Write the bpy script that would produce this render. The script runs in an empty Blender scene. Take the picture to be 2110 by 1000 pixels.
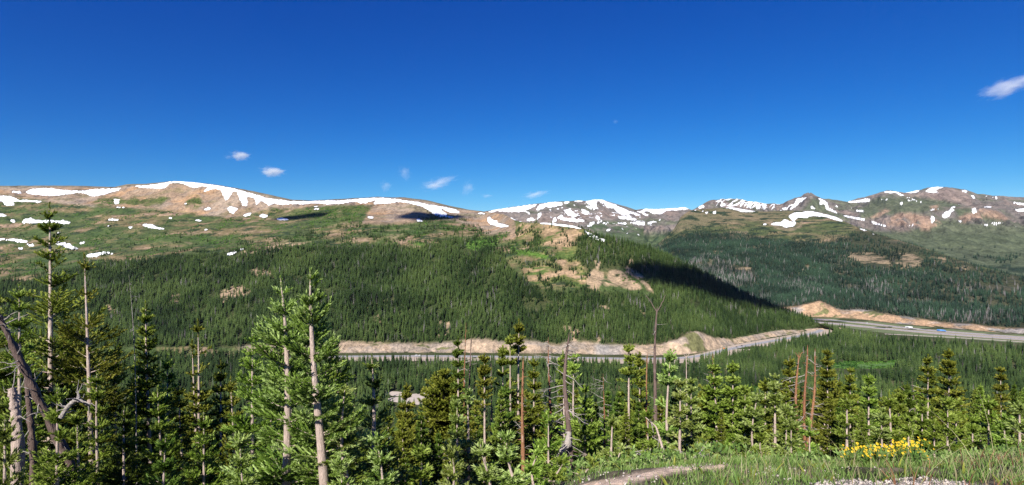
import bpy, math, random, time
import numpy as np
from mathutils import Vector
T0 = time.time()
sc = bpy.context.scene
COL = sc.collection
F = 1172.0                      # focal length in photograph pixels (2110 wide)
R = math.radians

# ------------------------------------------------------------------ camera, sky, sun, exposure
cam = bpy.data.cameras.new("camera"); camo = bpy.data.objects.new("camera", cam); COL.objects.link(camo)
cam.sensor_width = 36.0; cam.lens = 36.0 * F / 2110.0
cam.clip_start = 0.1; cam.clip_end = 60000
camo.location = (0, 0, 0); camo.rotation_euler = (R(90), 0, 0)
sc.camera = camo
SUN_AZ = R(202)                 # compass direction of the sun, clockwise from +Y (the view direction)
SUN_EL = R(36)
SUND = np.array([math.sin(SUN_AZ) * math.cos(SUN_EL), math.cos(SUN_AZ) * math.cos(SUN_EL), math.sin(SUN_EL)])
w = bpy.data.worlds.new("World"); sc.world = w; w.use_nodes = True
nt = w.node_tree; nt.nodes.clear()
sky = nt.nodes.new('ShaderNodeTexSky'); sky.sky_type = 'NISHITA'; sky.sun_disc = False
sky.sun_elevation = SUN_EL; sky.sun_rotation = SUN_AZ
sky.altitude = 3600; sky.air_density = 1.1; sky.dust_density = 0.05; sky.ozone_density = 3.0
hs = nt.nodes.new('ShaderNodeHueSaturation'); hs.inputs['Saturation'].default_value = 1.22; hs.inputs['Value'].default_value = 1.0
bg = nt.nodes.new('ShaderNodeBackground'); bg.inputs[1].default_value = 0.125
out = nt.nodes.new('ShaderNodeOutputWorld')
nt.links.new(sky.outputs[0], hs.inputs['Color'])
# thin, dry mountain air: each colour band of the sky is deepened towards the zenith
sepc = nt.nodes.new('ShaderNodeSeparateColor'); comb = nt.nodes.new('ShaderNodeCombineColor'); nt.links.new(hs.outputs[0], sepc.inputs[0])
for i_, (g_, k_) in enumerate(((1.91, 0.74), (1.283, 0.69), (0.807, 0.82))):
    a_ = nt.nodes.new('ShaderNodeMath'); a_.operation = 'MULTIPLY'; a_.inputs[1].default_value = 0.125
    p_ = nt.nodes.new('ShaderNodeMath'); p_.operation = 'POWER'; p_.inputs[1].default_value = g_
    m_ = nt.nodes.new('ShaderNodeMath'); m_.operation = 'MULTIPLY'; m_.inputs[1].default_value = k_ / 0.125 / 2 ** 0.6
    nt.links.new(sepc.outputs[i_], a_.inputs[0]); nt.links.new(a_.outputs[0], p_.inputs[0]); nt.links.new(p_.outputs[0], m_.inputs[0]); nt.links.new(m_.outputs[0], comb.inputs[i_])
nt.links.new(comb.outputs[0], bg.inputs[0]); nt.links.new(bg.outputs[0], out.inputs[0])
sun = bpy.data.lights.new("sun", 'SUN'); sun.energy = 5.0; sun.angle = R(0.5); sun.color = (1.0, 0.95, 0.86)
suno = bpy.data.objects.new("sun", sun); COL.objects.link(suno)
suno.rotation_euler = Vector(SUND).to_track_quat('Z', 'Y').to_euler()
sc.view_settings.view_transform = 'Standard'; sc.view_settings.look = 'None'
sc.view_settings.exposure = 0.6; sc.view_settings.gamma = 1.0
sc.cycles.max_bounces = 5; sc.cycles.diffuse_bounces = 2; sc.cycles.glossy_bounces = 1
sc.cycles.transmission_bounces = 2; sc.cycles.transparent_max_bounces = 8; sc.cycles.volume_bounces = 6
sc.cycles.use_denoising = True
try: sc.cycles.denoiser = 'OPENIMAGEDENOISE'; sc.cycles.denoising_input_passes = 'RGB_ALBEDO_NORMAL'; sc.cycles.denoising_prefilter = 'NONE'
except Exception: pass
sc.cycles.use_adaptive_sampling = True; sc.cycles.adaptive_threshold = 0.008

# ------------------------------------------------------------------ helpers
def tag(o, label=None, cat=None, group=None, kind=None):
    if label: o['label'] = label
    if cat: o['category'] = cat
    if group: o['group'] = group
    if kind: o['kind'] = kind
    return o

def empty(name, loc, label=None, cat=None, group=None):
    o = bpy.data.objects.new(name, None); COL.objects.link(o); o.location = loc
    o.empty_display_size = 0.3
    return tag(o, label, cat, group)

def mesh_from(name, V, faces, mat=None, attrs=None, cols=None, smooth=False):
    """faces: list of (n,k) int arrays."""
    me = bpy.data.meshes.new(name)
    V = np.asarray(V, dtype=np.float32)
    me.vertices.add(len(V)); me.vertices.foreach_set('co', V.ravel())
    faces = [np.asarray(f, dtype=np.int32) for f in faces if len(f)]
    nl = sum(f.size for f in faces); nf = sum(len(f) for f in faces)
    me.loops.add(nl); me.loops.foreach_set('vertex_index', np.concatenate([f.ravel() for f in faces]))
    me.polygons.add(nf)
    sizes = np.concatenate([np.full(len(f), f.shape[1], np.int32) for f in faces])
    st = np.zeros(nf, np.int32); st[1:] = np.cumsum(sizes)[:-1]
    me.polygons.foreach_set('loop_start', st)
    if smooth: me.polygons.foreach_set('use_smooth', np.ones(nf, bool))
    for k, a in (attrs or {}).items():
        at = me.attributes.new(k, 'FLOAT', 'POINT'); at.data.foreach_set('value', np.asarray(a, np.float32))
    for k, a in (cols or {}).items():
        at = me.attributes.new(k, 'FLOAT_COLOR', 'POINT')
        c = np.ones((len(V), 4), np.float32); c[:, :3] = np.asarray(a) * 0.82; at.data.foreach_set('color', c.ravel())
    if mat: me.materials.append(mat)
    me.update(); me.validate()
    return me

def obj(name, me, parent=None, loc=None):
    o = bpy.data.objects.new(name, me); COL.objects.link(o)
    if parent is not None: o.parent = parent
    if loc is not None: o.location = loc
    return o

_perm = np.random.RandomState(7).permutation(4096)
_grad = np.random.RandomState(8).uniform(0, 2 * np.pi, 4096)
_gx, _gy = np.cos(_grad), np.sin(_grad)
def perlin(x, y, seed=0):
    xi = np.floor(x).astype(np.int64); yi = np.floor(y).astype(np.int64)
    xf = x - xi; yf = y - yi
    u = xf * xf * xf * (xf * (xf * 6 - 15) + 10); v = yf * yf * yf * (yf * (yf * 6 - 15) + 10)
    def g(ix, iy, dx, dy):
        h = _perm[(_perm[(ix + seed * 37) & 4095] + iy) & 4095]
        return _gx[h] * dx + _gy[h] * dy
    a = g(xi, yi, xf, yf); b = g(xi + 1, yi, xf - 1, yf); c = g(xi, yi + 1, xf, yf - 1); d = g(xi + 1, yi + 1, xf - 1, yf - 1)
    return (a + u * (b - a) + v * ((c + u * (d - c)) - (a + u * (b - a)))) * 1.5
def fbm(x, y, s, oct=5, gain=0.5, seed=0):
    x = np.asarray(x, float) / s; y = np.asarray(y, float) / s
    r = np.zeros_like(x); a = 1.0; t = 0
    for i in range(oct):
        r += a * perlin(x, y, seed + i * 5); t += a; a *= gain; x = x * 2.03 + 3.1; y = y * 2.03 + 7.7
    return r / t * 1.6
def ridged(x, y, s, oct=5, seed=0):
    x = np.asarray(x, float) / s; y = np.asarray(y, float) / s
    r = np.zeros_like(x); a = 1.0; t = 0
    for i in range(oct):
        r += a * (1 - 2 * np.abs(perlin(x, y, seed + i * 5))); t += a; a *= 0.5; x = x * 2.03 + 3.1; y = y * 2.03 + 7.7
    return r / t
def sstep(a, b, x):
    t = np.clip((x - a) / (b - a), 0, 1); return t * t * (3 - 2 * t)
def mixc(c, c2, t):
    return c * (1 - t[:, None]) + np.asarray(c2)[None, :] * t[:, None]

def sdf_into(S, px, py, poly, m=8.0):
    """S = max(S, signed distance to poly), positive inside; px,py flat arrays."""
    P = np.asarray(poly, float)
    idx = np.nonzero((px > P[:, 0].min() - m) & (px < P[:, 0].max() + m) & (py > P[:, 1].min() - m) & (py < P[:, 1].max() + m))[0]
    if len(idx) == 0: return
    x = px[idx]; y = py[idx]
    d2 = np.full(len(x), 1e9); ins = np.zeros(len(x), bool)
    for i in range(len(P)):
        ax, ay = P[i]; bx, by = P[(i + 1) % len(P)]
        ex, ey = bx - ax, by - ay; L = ex * ex + ey * ey + 1e-9
        t = np.clip(((x - ax) * ex + (y - ay) * ey) / L, 0, 1)
        d2 = np.minimum(d2, (x - ax - t * ex) ** 2 + (y - ay - t * ey) ** 2)
        c = ((ay > y) != (by > y))
        if ey != 0: ins ^= c & (x < ax + (y - ay) / ey * ex)
    d = np.sqrt(d2) * np.where(ins, 1, -1)
    S[idx] = np.maximum(S[idx], d)
def sdf(px, py, polys, m=8.0):
    S = np.full(len(px), -m)
    for p in polys: sdf_into(S, px, py, p, m)
    return S

# ------------------------------------------------------------------ materials
def new_mat(name):
    m = bpy.data.materials.new(name); m.use_nodes = True
    n = m.node_tree.nodes; b = n['Principled BSDF']
    return m, n, m.node_tree.links, b
def N(n, t, **kw):
    x = n.new(t)
    for k, v in kw.items():
        if k in x.inputs: x.inputs[k].default_value = v
        else: setattr(x, k, v)
    return x
def ramp(n, stops):
    r = n.new('ShaderNodeValToRGB'); e = r.color_ramp.elements
    while len(e) < len(stops): e.new(0.5)
    for k, (p, c) in enumerate(stops):
        e[k].position = p; e[k].color = (*c, 1)
    return r

def terrain_mat(name, detail, bump, rock=(0.75, 0.72, 0.7)):
    m, n, l, b = new_mat(name)
    at = N(n, 'ShaderNodeVertexColor', layer_name='paint')
    geo = n.new('ShaderNodeNewGeometry')
    no = N(n, 'ShaderNodeTexNoise', Scale=1.0 / detail, Detail=9.0, Roughness=0.7)
    l.new(geo.outputs['Position'], no.inputs['Vector'])
    no2 = N(n, 'ShaderNodeTexNoise', Scale=4.0 / detail, Detail=6.0, Roughness=0.75)
    l.new(geo.outputs['Position'], no2.inputs['Vector'])
    r = ramp(n, [(0.3, (0.55, 0.55, 0.55)), (0.5, (1, 1, 1)), (0.72, (1.45, 1.4, 1.35))])
    l.new(no.outputs[0], r.inputs[0])
    r2 = ramp(n, [(0.3, (0.6, 0.62, 0.6)), (0.5, (1, 1, 1)), (0.7, (1.35, 1.32, 1.3))])
    l.new(no2.outputs[0], r2.inputs[0])
    mx = N(n, 'ShaderNodeMix', data_type='RGBA', blend_type='MULTIPLY'); mx.inputs[0].default_value = 1
    l.new(at.outputs[0], mx.inputs[6]); l.new(r.outputs[0], mx.inputs[7])
    mx2 = N(n, 'ShaderNodeMix', data_type='RGBA', blend_type='MULTIPLY'); mx2.inputs[0].default_value = 1
    l.new(mx.outputs[2], mx2.inputs[6]); l.new(r2.outputs[0], mx2.inputs[7])
    l.new(mx2.outputs[2], b.inputs['Base Color'])
    b.inputs['Roughness'].default_value = 0.95; b.inputs['Specular IOR Level'].default_value = 0.1
    bp = N(n, 'ShaderNodeBump', Strength=0.9, Distance=bump)
    l.new(no2.outputs[0], bp.inputs['Height']); l.new(bp.outputs[0], b.inputs['Normal'])
    return m
M_hill = terrain_mat('hill_soil', 30.0, 4.0)
M_far = terrain_mat('mountain_rock', 160.0, 16.0)
M_near = terrain_mat('near_soil', 0.5, 0.05)

m, n, l, b = new_mat('snow')
geo = n.new('ShaderNodeNewGeometry')
no = N(n, 'ShaderNodeTexNoise', Scale=0.03, Detail=6.0, Roughness=0.6); l.new(geo.outputs['Position'], no.inputs['Vector'])
r = ramp(n, [(0.3, (0.80, 0.80, 0.82)), (0.6, (0.93, 0.94, 0.96))]); l.new(no.outputs[0], r.inputs[0]); l.new(r.outputs[0], b.inputs['Base Color'])
b.inputs['Roughness'].default_value = 0.8
bp = N(n, 'ShaderNodeBump', Strength=0.5, Distance=2.0); l.new(no.outputs[0], bp.inputs['Height']); l.new(bp.outputs[0], b.inputs['Normal'])
M_snow = m

def foliage_mat(name, dark, mid, light, inst=False, trans=0.20):
    m, n, l, b = new_mat(name)
    at = N(n, 'ShaderNodeAttribute', attribute_name='tone')
    r = ramp(n, [(0.0, dark), (0.5, mid), (1.0, light)])
    l.new(at.outputs['Fac'], r.inputs[0])
    src = r.outputs[0]
    oi = n.new('ShaderNodeObjectInfo')
    ti = N(n, 'ShaderNodeAttribute', attribute_name='tint'); ti.attribute_type = 'INSTANCER' if inst else 'GEOMETRY'
    h = n.new('ShaderNodeHueSaturation')
    a1 = N(n, 'ShaderNodeMapRange'); a1.inputs['To Min'].default_value = 0.478; a1.inputs['To Max'].default_value = 0.515
    a2 = N(n, 'ShaderNodeMapRange'); a2.inputs['To Min'].default_value = 0.5; a2.inputs['To Max'].default_value = 1.5
    s_ = ti.outputs['Fac'] if inst else oi.outputs['Random']
    l.new(s_, a1.inputs[0]); l.new(s_, a2.inputs[0])
    if inst:
        a1.inputs['To Min'].default_value = 0.515; a1.inputs['To Max'].default_value = 0.482
        h.inputs['Saturation'].default_value = 1.0
    else:
        a2.inputs['To Min'].default_value = 0.85; a2.inputs['To Max'].default_value = 1.15
    l.new(a1.outputs[0], h.inputs['Hue']); l.new(a2.outputs[0], h.inputs['Value'])
    l.new(src, h.inputs['Color']); l.new(h.outputs[0], b.inputs['Base Color'])
    b.inputs['Roughness'].default_value = 0.55; b.inputs['Specular IOR Level'].default_value = 0.16
    if trans > 0:
        tr = n.new('ShaderNodeBsdfTranslucent'); l.new(h.outputs[0], tr.inputs[0])
        ms = N(n, 'ShaderNodeMixShader'); ms.inputs[0].default_value = trans
        l.new(b.outputs[0], ms.inputs[1]); l.new(tr.outputs[0], ms.inputs[2]); l.new(ms.outputs[0], n['Material Output'].inputs[0])
    return m
MF = {
 'green': foliage_mat('needles_green', (0.028, 0.06, 0.006), (0.145, 0.225, 0.022), (0.39, 0.49, 0.11)),
 'blue':  foliage_mat('needles_bluegreen', (0.028, 0.065, 0.010), (0.165, 0.24, 0.032), (0.46, 0.56, 0.20)),
 'olive': foliage_mat('needles_olive', (0.03, 0.048, 0.005), (0.13, 0.17, 0.017), (0.32, 0.35, 0.06)),
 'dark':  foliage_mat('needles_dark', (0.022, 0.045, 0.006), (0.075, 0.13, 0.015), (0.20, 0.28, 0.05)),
}
M_forest = foliage_mat('forest_needles', (0.015, 0.030, 0.008), (0.048, 0.086, 0.022), (0.125, 0.18, 0.052), inst=True, trans=0.15)
M_forest_blue = foliage_mat('forest_needles_cool', (0.010, 0.024, 0.015), (0.028, 0.058, 0.036), (0.066, 0.115, 0.068), inst=True, trans=0.15)
M_forest_dead = foliage_mat('forest_dead_wood', (0.12, 0.11, 0.11), (0.22, 0.2, 0.2), (0.3, 0.28, 0.27), inst=True, trans=0)
M_shrub = foliage_mat('shrub_leaves', (0.04, 0.10, 0.015), (0.08, 0.19, 0.03), (0.13, 0.27, 0.05), inst=True, trans=0.2)

def bark_mat(name, c1, c2, c3, sc_=9.0):
    m, n, l, b = new_mat(name)
    tc = n.new('ShaderNodeTexCoord'); mp = n.new('ShaderNodeMapping'); mp.inputs['Scale'].default_value = (1, 1, 0.16)
    l.new(tc.outputs['Object'], mp.inputs[0])
    no = N(n, 'ShaderNodeTexNoise', Scale=sc_ * 4, Detail=8.0, Roughness=0.7); l.new(mp.outputs[0], no.inputs['Vector'])
    no2 = N(n, 'ShaderNodeTexNoise', Scale=2.2, Detail=3.0); l.new(tc.outputs['Object'], no2.inputs['Vector'])
    r = ramp(n, [(0.34, c1), (0.44, c2), (0.52, tuple(np.array(c2) * 0.72)), (0.56, c2), (0.64, c3)])
    ad = N(n, 'ShaderNodeMath', operation='MULTIPLY_ADD'); ad.inputs[1].default_value = 0.5; 
    l.new(no2.outputs[0], ad.inputs[0]); 
    ml = N(n, 'ShaderNodeMath', operation='MULTIPLY'); ml.inputs[1].default_value = 0.5; l.new(no.outputs[0], ml.inputs[0]); l.new(ml.outputs[0], ad.inputs[2])
    l.new(ad.outputs[0], r.inputs[0]); l.new(r.outputs[0], b.inputs['Base Color'])
    b.inputs['Roughness'].default_value = 0.85; b.inputs['Specular IOR Level'].default_value = 0.2
    bp = N(n, 'ShaderNodeBump', Strength=1.0, Distance=0.04); l.new(no.outputs[0], bp.inputs['Height']); l.new(bp.outputs[0], b.inputs['Normal'])
    return m
MB = {
 'pale': bark_mat('bark_pale', (0.30, 0.22, 0.18), (0.60, 0.47, 0.40), (0.74, 0.64, 0.57)),
 'grey': bark_mat('wood_grey', (0.2, 0.17, 0.155), (0.46, 0.41, 0.37), (0.62, 0.57, 0.53)),
 'red':  bark_mat('wood_red', (0.10, 0.05, 0.035), (0.33, 0.15, 0.08), (0.45, 0.27, 0.19)),
 'orange': bark_mat('wood_orange', (0.12, 0.065, 0.045), (0.38, 0.19, 0.10), (0.46, 0.37, 0.31)),
 'brown': bark_mat('wood_brown', (0.07, 0.05, 0.045), (0.20, 0.14, 0.12), (0.36, 0.28, 0.25)),
}
def flat_mat(name, col, rough=0.6, noise=0.0, scale=1.0, metallic=0.0):
    m, n, l, b = new_mat(name)
    b.inputs['Roughness'].default_value = rough; b.inputs['Metallic'].default_value = metallic
    geo = n.new('ShaderNodeNewGeometry')
    no = N(n, 'ShaderNodeTexNoise', Scale=scale, Detail=6.0, Roughness=0.65); l.new(geo.outputs['Position'], no.inputs['Vector'])
    c = np.array(col); r = ramp(n, [(0.3, tuple(c * (1 - noise))), (0.7, tuple(np.minimum(c * (1 + noise), 1)))])
    l.new(no.outputs[0], r.inputs[0]); l.new(r.outputs[0], b.inputs['Base Color'])
    return m
M_asphalt = flat_mat('asphalt', (0.33, 0.32, 0.33), 0.9, 0.15, 0.3)
M_gravel_road = flat_mat('gravel_shoulder', (0.46, 0.37, 0.29), 0.95, 0.2, 0.15)
M_paint = flat_mat('road_paint', (0.75, 0.74, 0.68), 0.7, 0.1, 1.0)

# ------------------------------------------------------------------ ground under the camera
def gz(x, y):
    x = np.asarray(x, float); y = np.asarray(y, float)
    c = np.interp(x, [-60, -30, -15, -8, -3, 1.3, 3.0, 4.4, 7.2, 15, 40], [-20, -12, -7.2, -4.6, -2.4, -0.36, -0.22, -0.33, -0.28, 0.1, 1.0])
    yy = np.maximum(y, -10)
    w_ = np.clip(yy / 8, 0, 1)
    fade = 1 / (1 + (np.maximum(y - 8, 0) / 60) ** 1.2)
    base = -1.6 - 0.14 * np.clip(yy, -10, 7.4) - 0.42 * np.maximum(yy - 7.4, 0)
    z = base + c * np.where(y < 8, w_, 1) * fade
    far = -200.0
    z = np.where(z < far, far, z)
    k = sstep(430, 520, y)
    z = np.maximum(z, far) * (1 - k) + far * k
    # small relief
    z = z + fbm(x, y, 1.6, 4, 0.55, 3) * 0.07 * sstep(2, 6, y) + fbm(x, y, 14, 4, 0.5, 11) * 0.8 * sstep(12, 40, y) + fbm(x, y, 120, 4, 0.5, 13) * 9 * sstep(60, 160, y) * (1 - k)
    return z

# ------------------------------------------------------------------ terrain sheets
def unpx(px, py, Y):
    return (px - 1055) / F * Y, Y, -(py - 500) / F * Y
def YV(py): return 200.0 * F / (py - 500)     # distance of the valley floor seen at py

def lofted(name, cols, lines, rows, noise, smooth_px=10, mat=None, crest=None):
    """lines: list of dict(px -> (py, Y)); rows: row counts between lines."""
    C = np.asarray(cols, float); L = []
    for d in lines:
        ks = sorted(d); a = np.interp(C, ks, [d[k][0] for k in ks]); b_ = np.interp(C, ks, [d[k][1] for k in ks])
        L.append((a, b_))
    step = C[1] - C[0]
    def sm(a, wpx):
        k = max(1, int(wpx / step)); ker = np.hanning(2 * k + 3)[1:-1]; ker /= ker.sum()
        p = np.concatenate([np.full(len(ker) // 2, a[0]), a, np.full(len(ker) // 2, a[-1])])
        return np.convolve(p, ker, 'valid')
    L = [(sm(a, smooth_px * 0.6), sm(b_, smooth_px * 3)) for a, b_ in L]
    PY = []; YY = []; T = []
    for i, nr in enumerate(rows):
        for k in range(nr):
            t = k / nr; PY.append(L[i][0] * (1 - t) + L[i + 1][0] * t); YY.append(L[i][1] * (1 - t) + L[i + 1][1] * t); T.append(i + t)
    PY.append(L[-1][0]); YY.append(L[-1][1]); T.append(len(rows))
    PY = np.array(PY); YY = np.array(YY); T = np.array(T)
    Z = -(PY - 500) / F * YY
    for a in (Z, YY):
        for _ in range(6):
            a[1:-1] = 0.25 * a[:-2] + 0.5 * a[1:-1] + 0.25 * a[2:]
    X = (C[None, :] - 1055) / F * YY
    Tg = np.repeat(T[:, None], len(C), 1)
    Z = Z + noise(X, YY, Tg, C[None, :] + 0 * YY)
    return dict(name=name, X=X, Y=YY, Z=Z, T=Tg, shape=X.shape, C=C)

def grid_faces(nr, nc):
    i = np.arange(nr - 1)[:, None] * nc + np.arange(nc - 1)[None, :]
    return np.stack([i, i + 1, i + nc + 1, i + nc], -1).reshape(-1, 4)

def proj(S):
    px = S['X'] / S['Y'] * F + 1055; py = 500 - S['Z'] / S['Y'] * F
    return px.ravel(), py.ravel()

def build_sheet(S, paint, mat, label=None):
    V = np.stack([S['X'].ravel(), S['Y'].ravel(), S['Z'].ravel()], 1)
    me = mesh_from(S['name'], V, [grid_faces(*S['shape'])], mat, cols={'paint': paint}, smooth=True)
    o = obj(S['name'], me); tag(o, label, None, None, 'structure'); return o

def snow_sheet(S, sd, thick, name='snow'):
    """Snow as its own surface: it rises out of the terrain where the patch outline lies."""
    nr, nc = S['shape']; F4 = grid_faces(nr, nc)
    keep = (sd[F4] > -2.2).any(1); F4 = F4[keep]
    if not len(F4): return
    u, inv = np.unique(F4, return_inverse=True); F4 = inv.reshape(-1, 4)
    V = np.stack([S['X'].ravel()[u], S['Y'].ravel()[u], S['Z'].ravel()[u] + np.clip(sd[u] * thick, -thick * 3, thick * 2.0)], 1)
    # skirts close the patch underneath
    o = obj(name, mesh_from(name, V, [F4], M_snow, smooth=True)); tag(o, None, None, None, 'structure'); return o

# crop-to-photo conversion for outlines measured on enlarged crops
def cr(n, pts):
    ox = {1: 0, 2: 350, 3: 700, 4: 1050, 5: 1400, 6: 1750}[n]
    return [(ox + x / 4.0, 350 + y / 4.0) for x, y in pts]

SNOW_B = [
 cr(1, [(210,185),(250,160),(330,148),(420,150),(520,165),(600,170),(700,170),(760,158),(850,155),(950,150),(995,148),(985,170),(930,185),(870,205),(800,218),(760,222),(720,205),(640,190),(560,205),(480,215),(400,218),(300,208),(240,205)]),
 cr(1, [(1100,130),(1200,128),(1300,115),(1400,95)]) + cr(2, [(80,90),(200,101),(350,121),(500,146),(600,172),(700,202),(800,230),(900,245),(1050,259),(1200,256),(1300,251),(1400,251)]) + cr(3, [(100,240),(200,234),(300,227),(400,232),(500,242),(600,257),(650,264),(720,282),(800,292),(880,307),(960,326),(985,342),(985,358),(900,355),(870,335),(840,325),(850,345),(880,360),(880,375),(940,385),(940,398),(880,395),(830,398),(780,375),(740,340),(690,310),(620,290),(540,272),(460,270),(380,282),(280,288),(290,258),(240,268),(220,280),(170,280),(150,265),(80,270),(0,285)]) + cr(2, [(1300,285),(1200,278),(1100,288),(1000,285),(930,292),(860,280),(820,298),(800,285),(770,265),(740,262),(720,300),(700,250),(670,225),(640,222),(632,240),(645,260),(635,298),(600,298),(580,250),(555,185),(530,180),(500,210),(465,260),(440,215),(420,170),(380,158),(330,165),(290,188),(275,178),(310,145),(260,138),(200,152),(150,135),(80,110),(0,112)]) + cr(1, [(1360,155),(1300,158),(1200,150),(1120,145)]),
 cr(1, [(-400,212),(0,212),(60,215),(120,225),(160,250),(200,248),(250,252),(340,255),(350,265),(320,275),(240,265),(170,265),(110,262),(120,295),(60,300),(35,285),(30,268),(0,262),(-300,255)]),
 cr(1, [(85,180),(120,172),(180,175),(170,180),(185,195),(150,198),(110,190)]),
 cr(1, [(-200,355),(0,360),(40,368),(60,380),(30,388),(-200,388)]),
 cr(1, [(175,430),(200,410),(250,395),(290,410),(350,418),(420,415),(480,420),(520,415),(585,432),(570,445),(510,448),(440,440),(370,440),(300,440),(230,440),(180,445)]),
 cr(1, [(-300,560),(0,562),(80,570),(160,570),(220,585),(235,598),(180,602),(120,590),(60,582),(-300,578)]),
 cr(1, [(440,580),(480,585),(520,600),(580,610),(600,630),(640,645),(640,660),(600,660),(540,640),(500,625),(460,612)]),
 cr(1, [(705,710),(740,690),(800,682),(880,675),(940,688),(990,685),(985,692),(900,700),(830,705),(800,720),(730,720)]),
 cr(1, [(940,240),(985,240),(980,280),(955,290),(940,270)]),
 cr(1, [(865,405),(920,402),(1010,412),(1015,420),(930,420),(880,415)]),
 cr(1, [(1160,450),(1200,445),(1250,448),(1290,470),(1360,485),(1350,493),(1270,488),(1200,470)]),
 cr(1, [(655,600),(700,593),(702,606),(660,616)]), cr(1, [(215,613),(270,610),(285,630),(240,630)]),
 cr(1, [(70,410),(110,412),(130,430),(100,432)]), cr(1, [(145,640),(190,643),(195,656),(160,656)]),
 cr(1, [(940,303),(1050,308),(1050,318),(960,316)]), cr(1, [(1040,130),(1080,130),(1075,139),(1045,139)]),
 cr(1, [(1060,466),(1090,468),(1085,483),(1065,482)]), cr(1, [(880,456),(925,458),(920,468),(885,468)]),
 cr(1, [(455,512),(500,512),(490,524),(460,526)]), cr(1, [(80,138),(150,140),(150,146),(90,146)]),
 cr(2, [(475,315),(500,295),(530,310),(565,315),(545,345),(520,362),(490,350),(478,330)]),
 cr(2, [(605,370),(640,355),(680,350),(660,375),(625,390),(610,382)]),
 cr(2, [(730,378),(770,360),(800,375),(812,388),(780,400),(745,390)]),
 cr(2, [(870,403),(930,393),(980,406),(975,420),(900,418)]), cr(2, [(275,322),(320,308),(340,315),(325,335),(285,332)]),
 cr(2, [(120,275),(135,270),(145,282),(125,292)]), cr(2, [(450,698),(500,680),(560,664),(555,682),(520,700),(470,707)]),
 cr(2, [(565,652),(605,650),(608,664),(575,664)]), cr(2, [(205,410),(260,413),(255,426),(210,424)]),
 cr(2, [(1188,298),(1217,296),(1217,313),(1188,312)]), cr(2, [(1185,317),(1230,317),(1230,331),(1190,331)]),
 cr(2, [(-10,390),(20,392),(20,403),(-10,403)]), cr(2, [(280,488),(315,486),(310,500),(285,500)]),
 cr(3, [(220,385),(280,380),(275,408),(240,402)]), cr(3, [(630,402),(650,400),(685,420),(680,432),(640,425)]),
 cr(3, [(1120,352),(1160,350),(1210,362),(1205,370),(1150,368)]), cr(3, [(1060,390),(1100,388),(1100,398),(1065,398)]),
 cr(3, [(1215,395),(1235,385),(1260,410),(1300,415),(1300,435),(1395,455),(1390,472),(1330,478),(1280,465),(1240,455),(1215,425)]),
 cr(3, [(515,438),(545,441),(540,453)]),
 cr(4, [(255,432),(350,438),(450,448),(520,458),(590,482),(588,494),(500,476),(420,466),(320,455),(250,448)]),
 cr(4, [(600,488),(680,526),(740,560),(790,572),(785,594),(715,584),(650,545)]),
]
SNOW_E = [
 cr(3, [(1215,345),(1290,325),(1400,310)]) + cr(4, [(100,296),(220,280),(225,295),(180,318),(120,345),(60,350),(0,350)]) + cr(3, [(1300,345),(1240,362)]),
 cr(4, [(220,330),(245,285),(300,272),(370,262),(430,265),(440,285),(420,298),(340,315),(300,305),(272,325),(240,335)]),
 cr(4, [(440,262),(500,256),(490,280),(460,285)]), cr(4, [(500,256),(600,250),(600,268),(540,264)]),
 cr(4, [(620,262),(700,243),(770,243),(800,262),(860,280),(900,300),(960,325),(1010,345),(1090,372),(1060,382),(1000,365),(940,380),(880,345),(860,320),(800,312),(780,280),(740,262),(720,262),(715,290),(730,330),(700,320),(650,285)]),
 cr(4, [(610,288),(680,308),(720,335),(690,332),(630,307)]), cr(4, [(590,320),(620,323),(660,355),(650,372),(600,357)]),
 cr(4, [(390,385),(430,372),(450,395),(520,400),(600,408),(640,425),(560,434),(470,424),(400,407)]),
 cr(4, [(450,340),(500,325),(530,355),(575,380),(540,392),(480,377)]), cr(4, [(355,395),(375,388),(398,430),(360,430)]),
 cr(4, [(140,403),(200,393),(207,416),(150,422)]), cr(4, [(230,360),(260,352),(262,377),(250,400),(220,412),(232,385)]),
 cr(4, [(890,380),(960,385),(1040,400),(1045,418),(960,412),(895,400)]), cr(4, [(890,438),(960,433),(960,451),(900,451)]),
 cr(4, [(745,430),(790,435),(810,452),(770,449)]), cr(4, [(640,440),(690,425),(712,435),(680,452)]),
 cr(4, [(620,470),(670,448),(682,465),(640,473)]), cr(4, [(980,430),(1060,425),(1110,430),(1120,465),(1060,455),(1000,440)]),
 cr(4, [(1025,335),(1070,340),(1120,316),(1200,323),(1300,318),(1400,313),(1400,335),(1300,340),(1240,370),(1180,365),(1140,345),(1100,345),(1170,388),(1120,375),(1060,350)]),
 cr(4, [(1110,505),(1150,500),(1170,520),(1130,532)]), cr(4, [(1140,430),(1172,430),(1174,453),(1140,450)]),
 cr(4, [(1315,485),(1362,473),(1352,499),(1320,502)]), cr(4, [(1262,420),(1302,400),(1297,417)]),
 cr(4, [(793,490),(837,484),(830,502),(798,505)]), cr(4, [(1175,488),(1212,505),(1202,522)]),
 cr(4, [(955,518),(985,520),(985,530),(960,530)]), cr(4, [(1040,515),(1065,520),(1060,530)]), cr(4, [(60,425),(100,420),(100,432),(50,434)]),
 cr(5, [(-10,308),(40,303),(85,320),(60,330),(-10,332)]),
]
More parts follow.
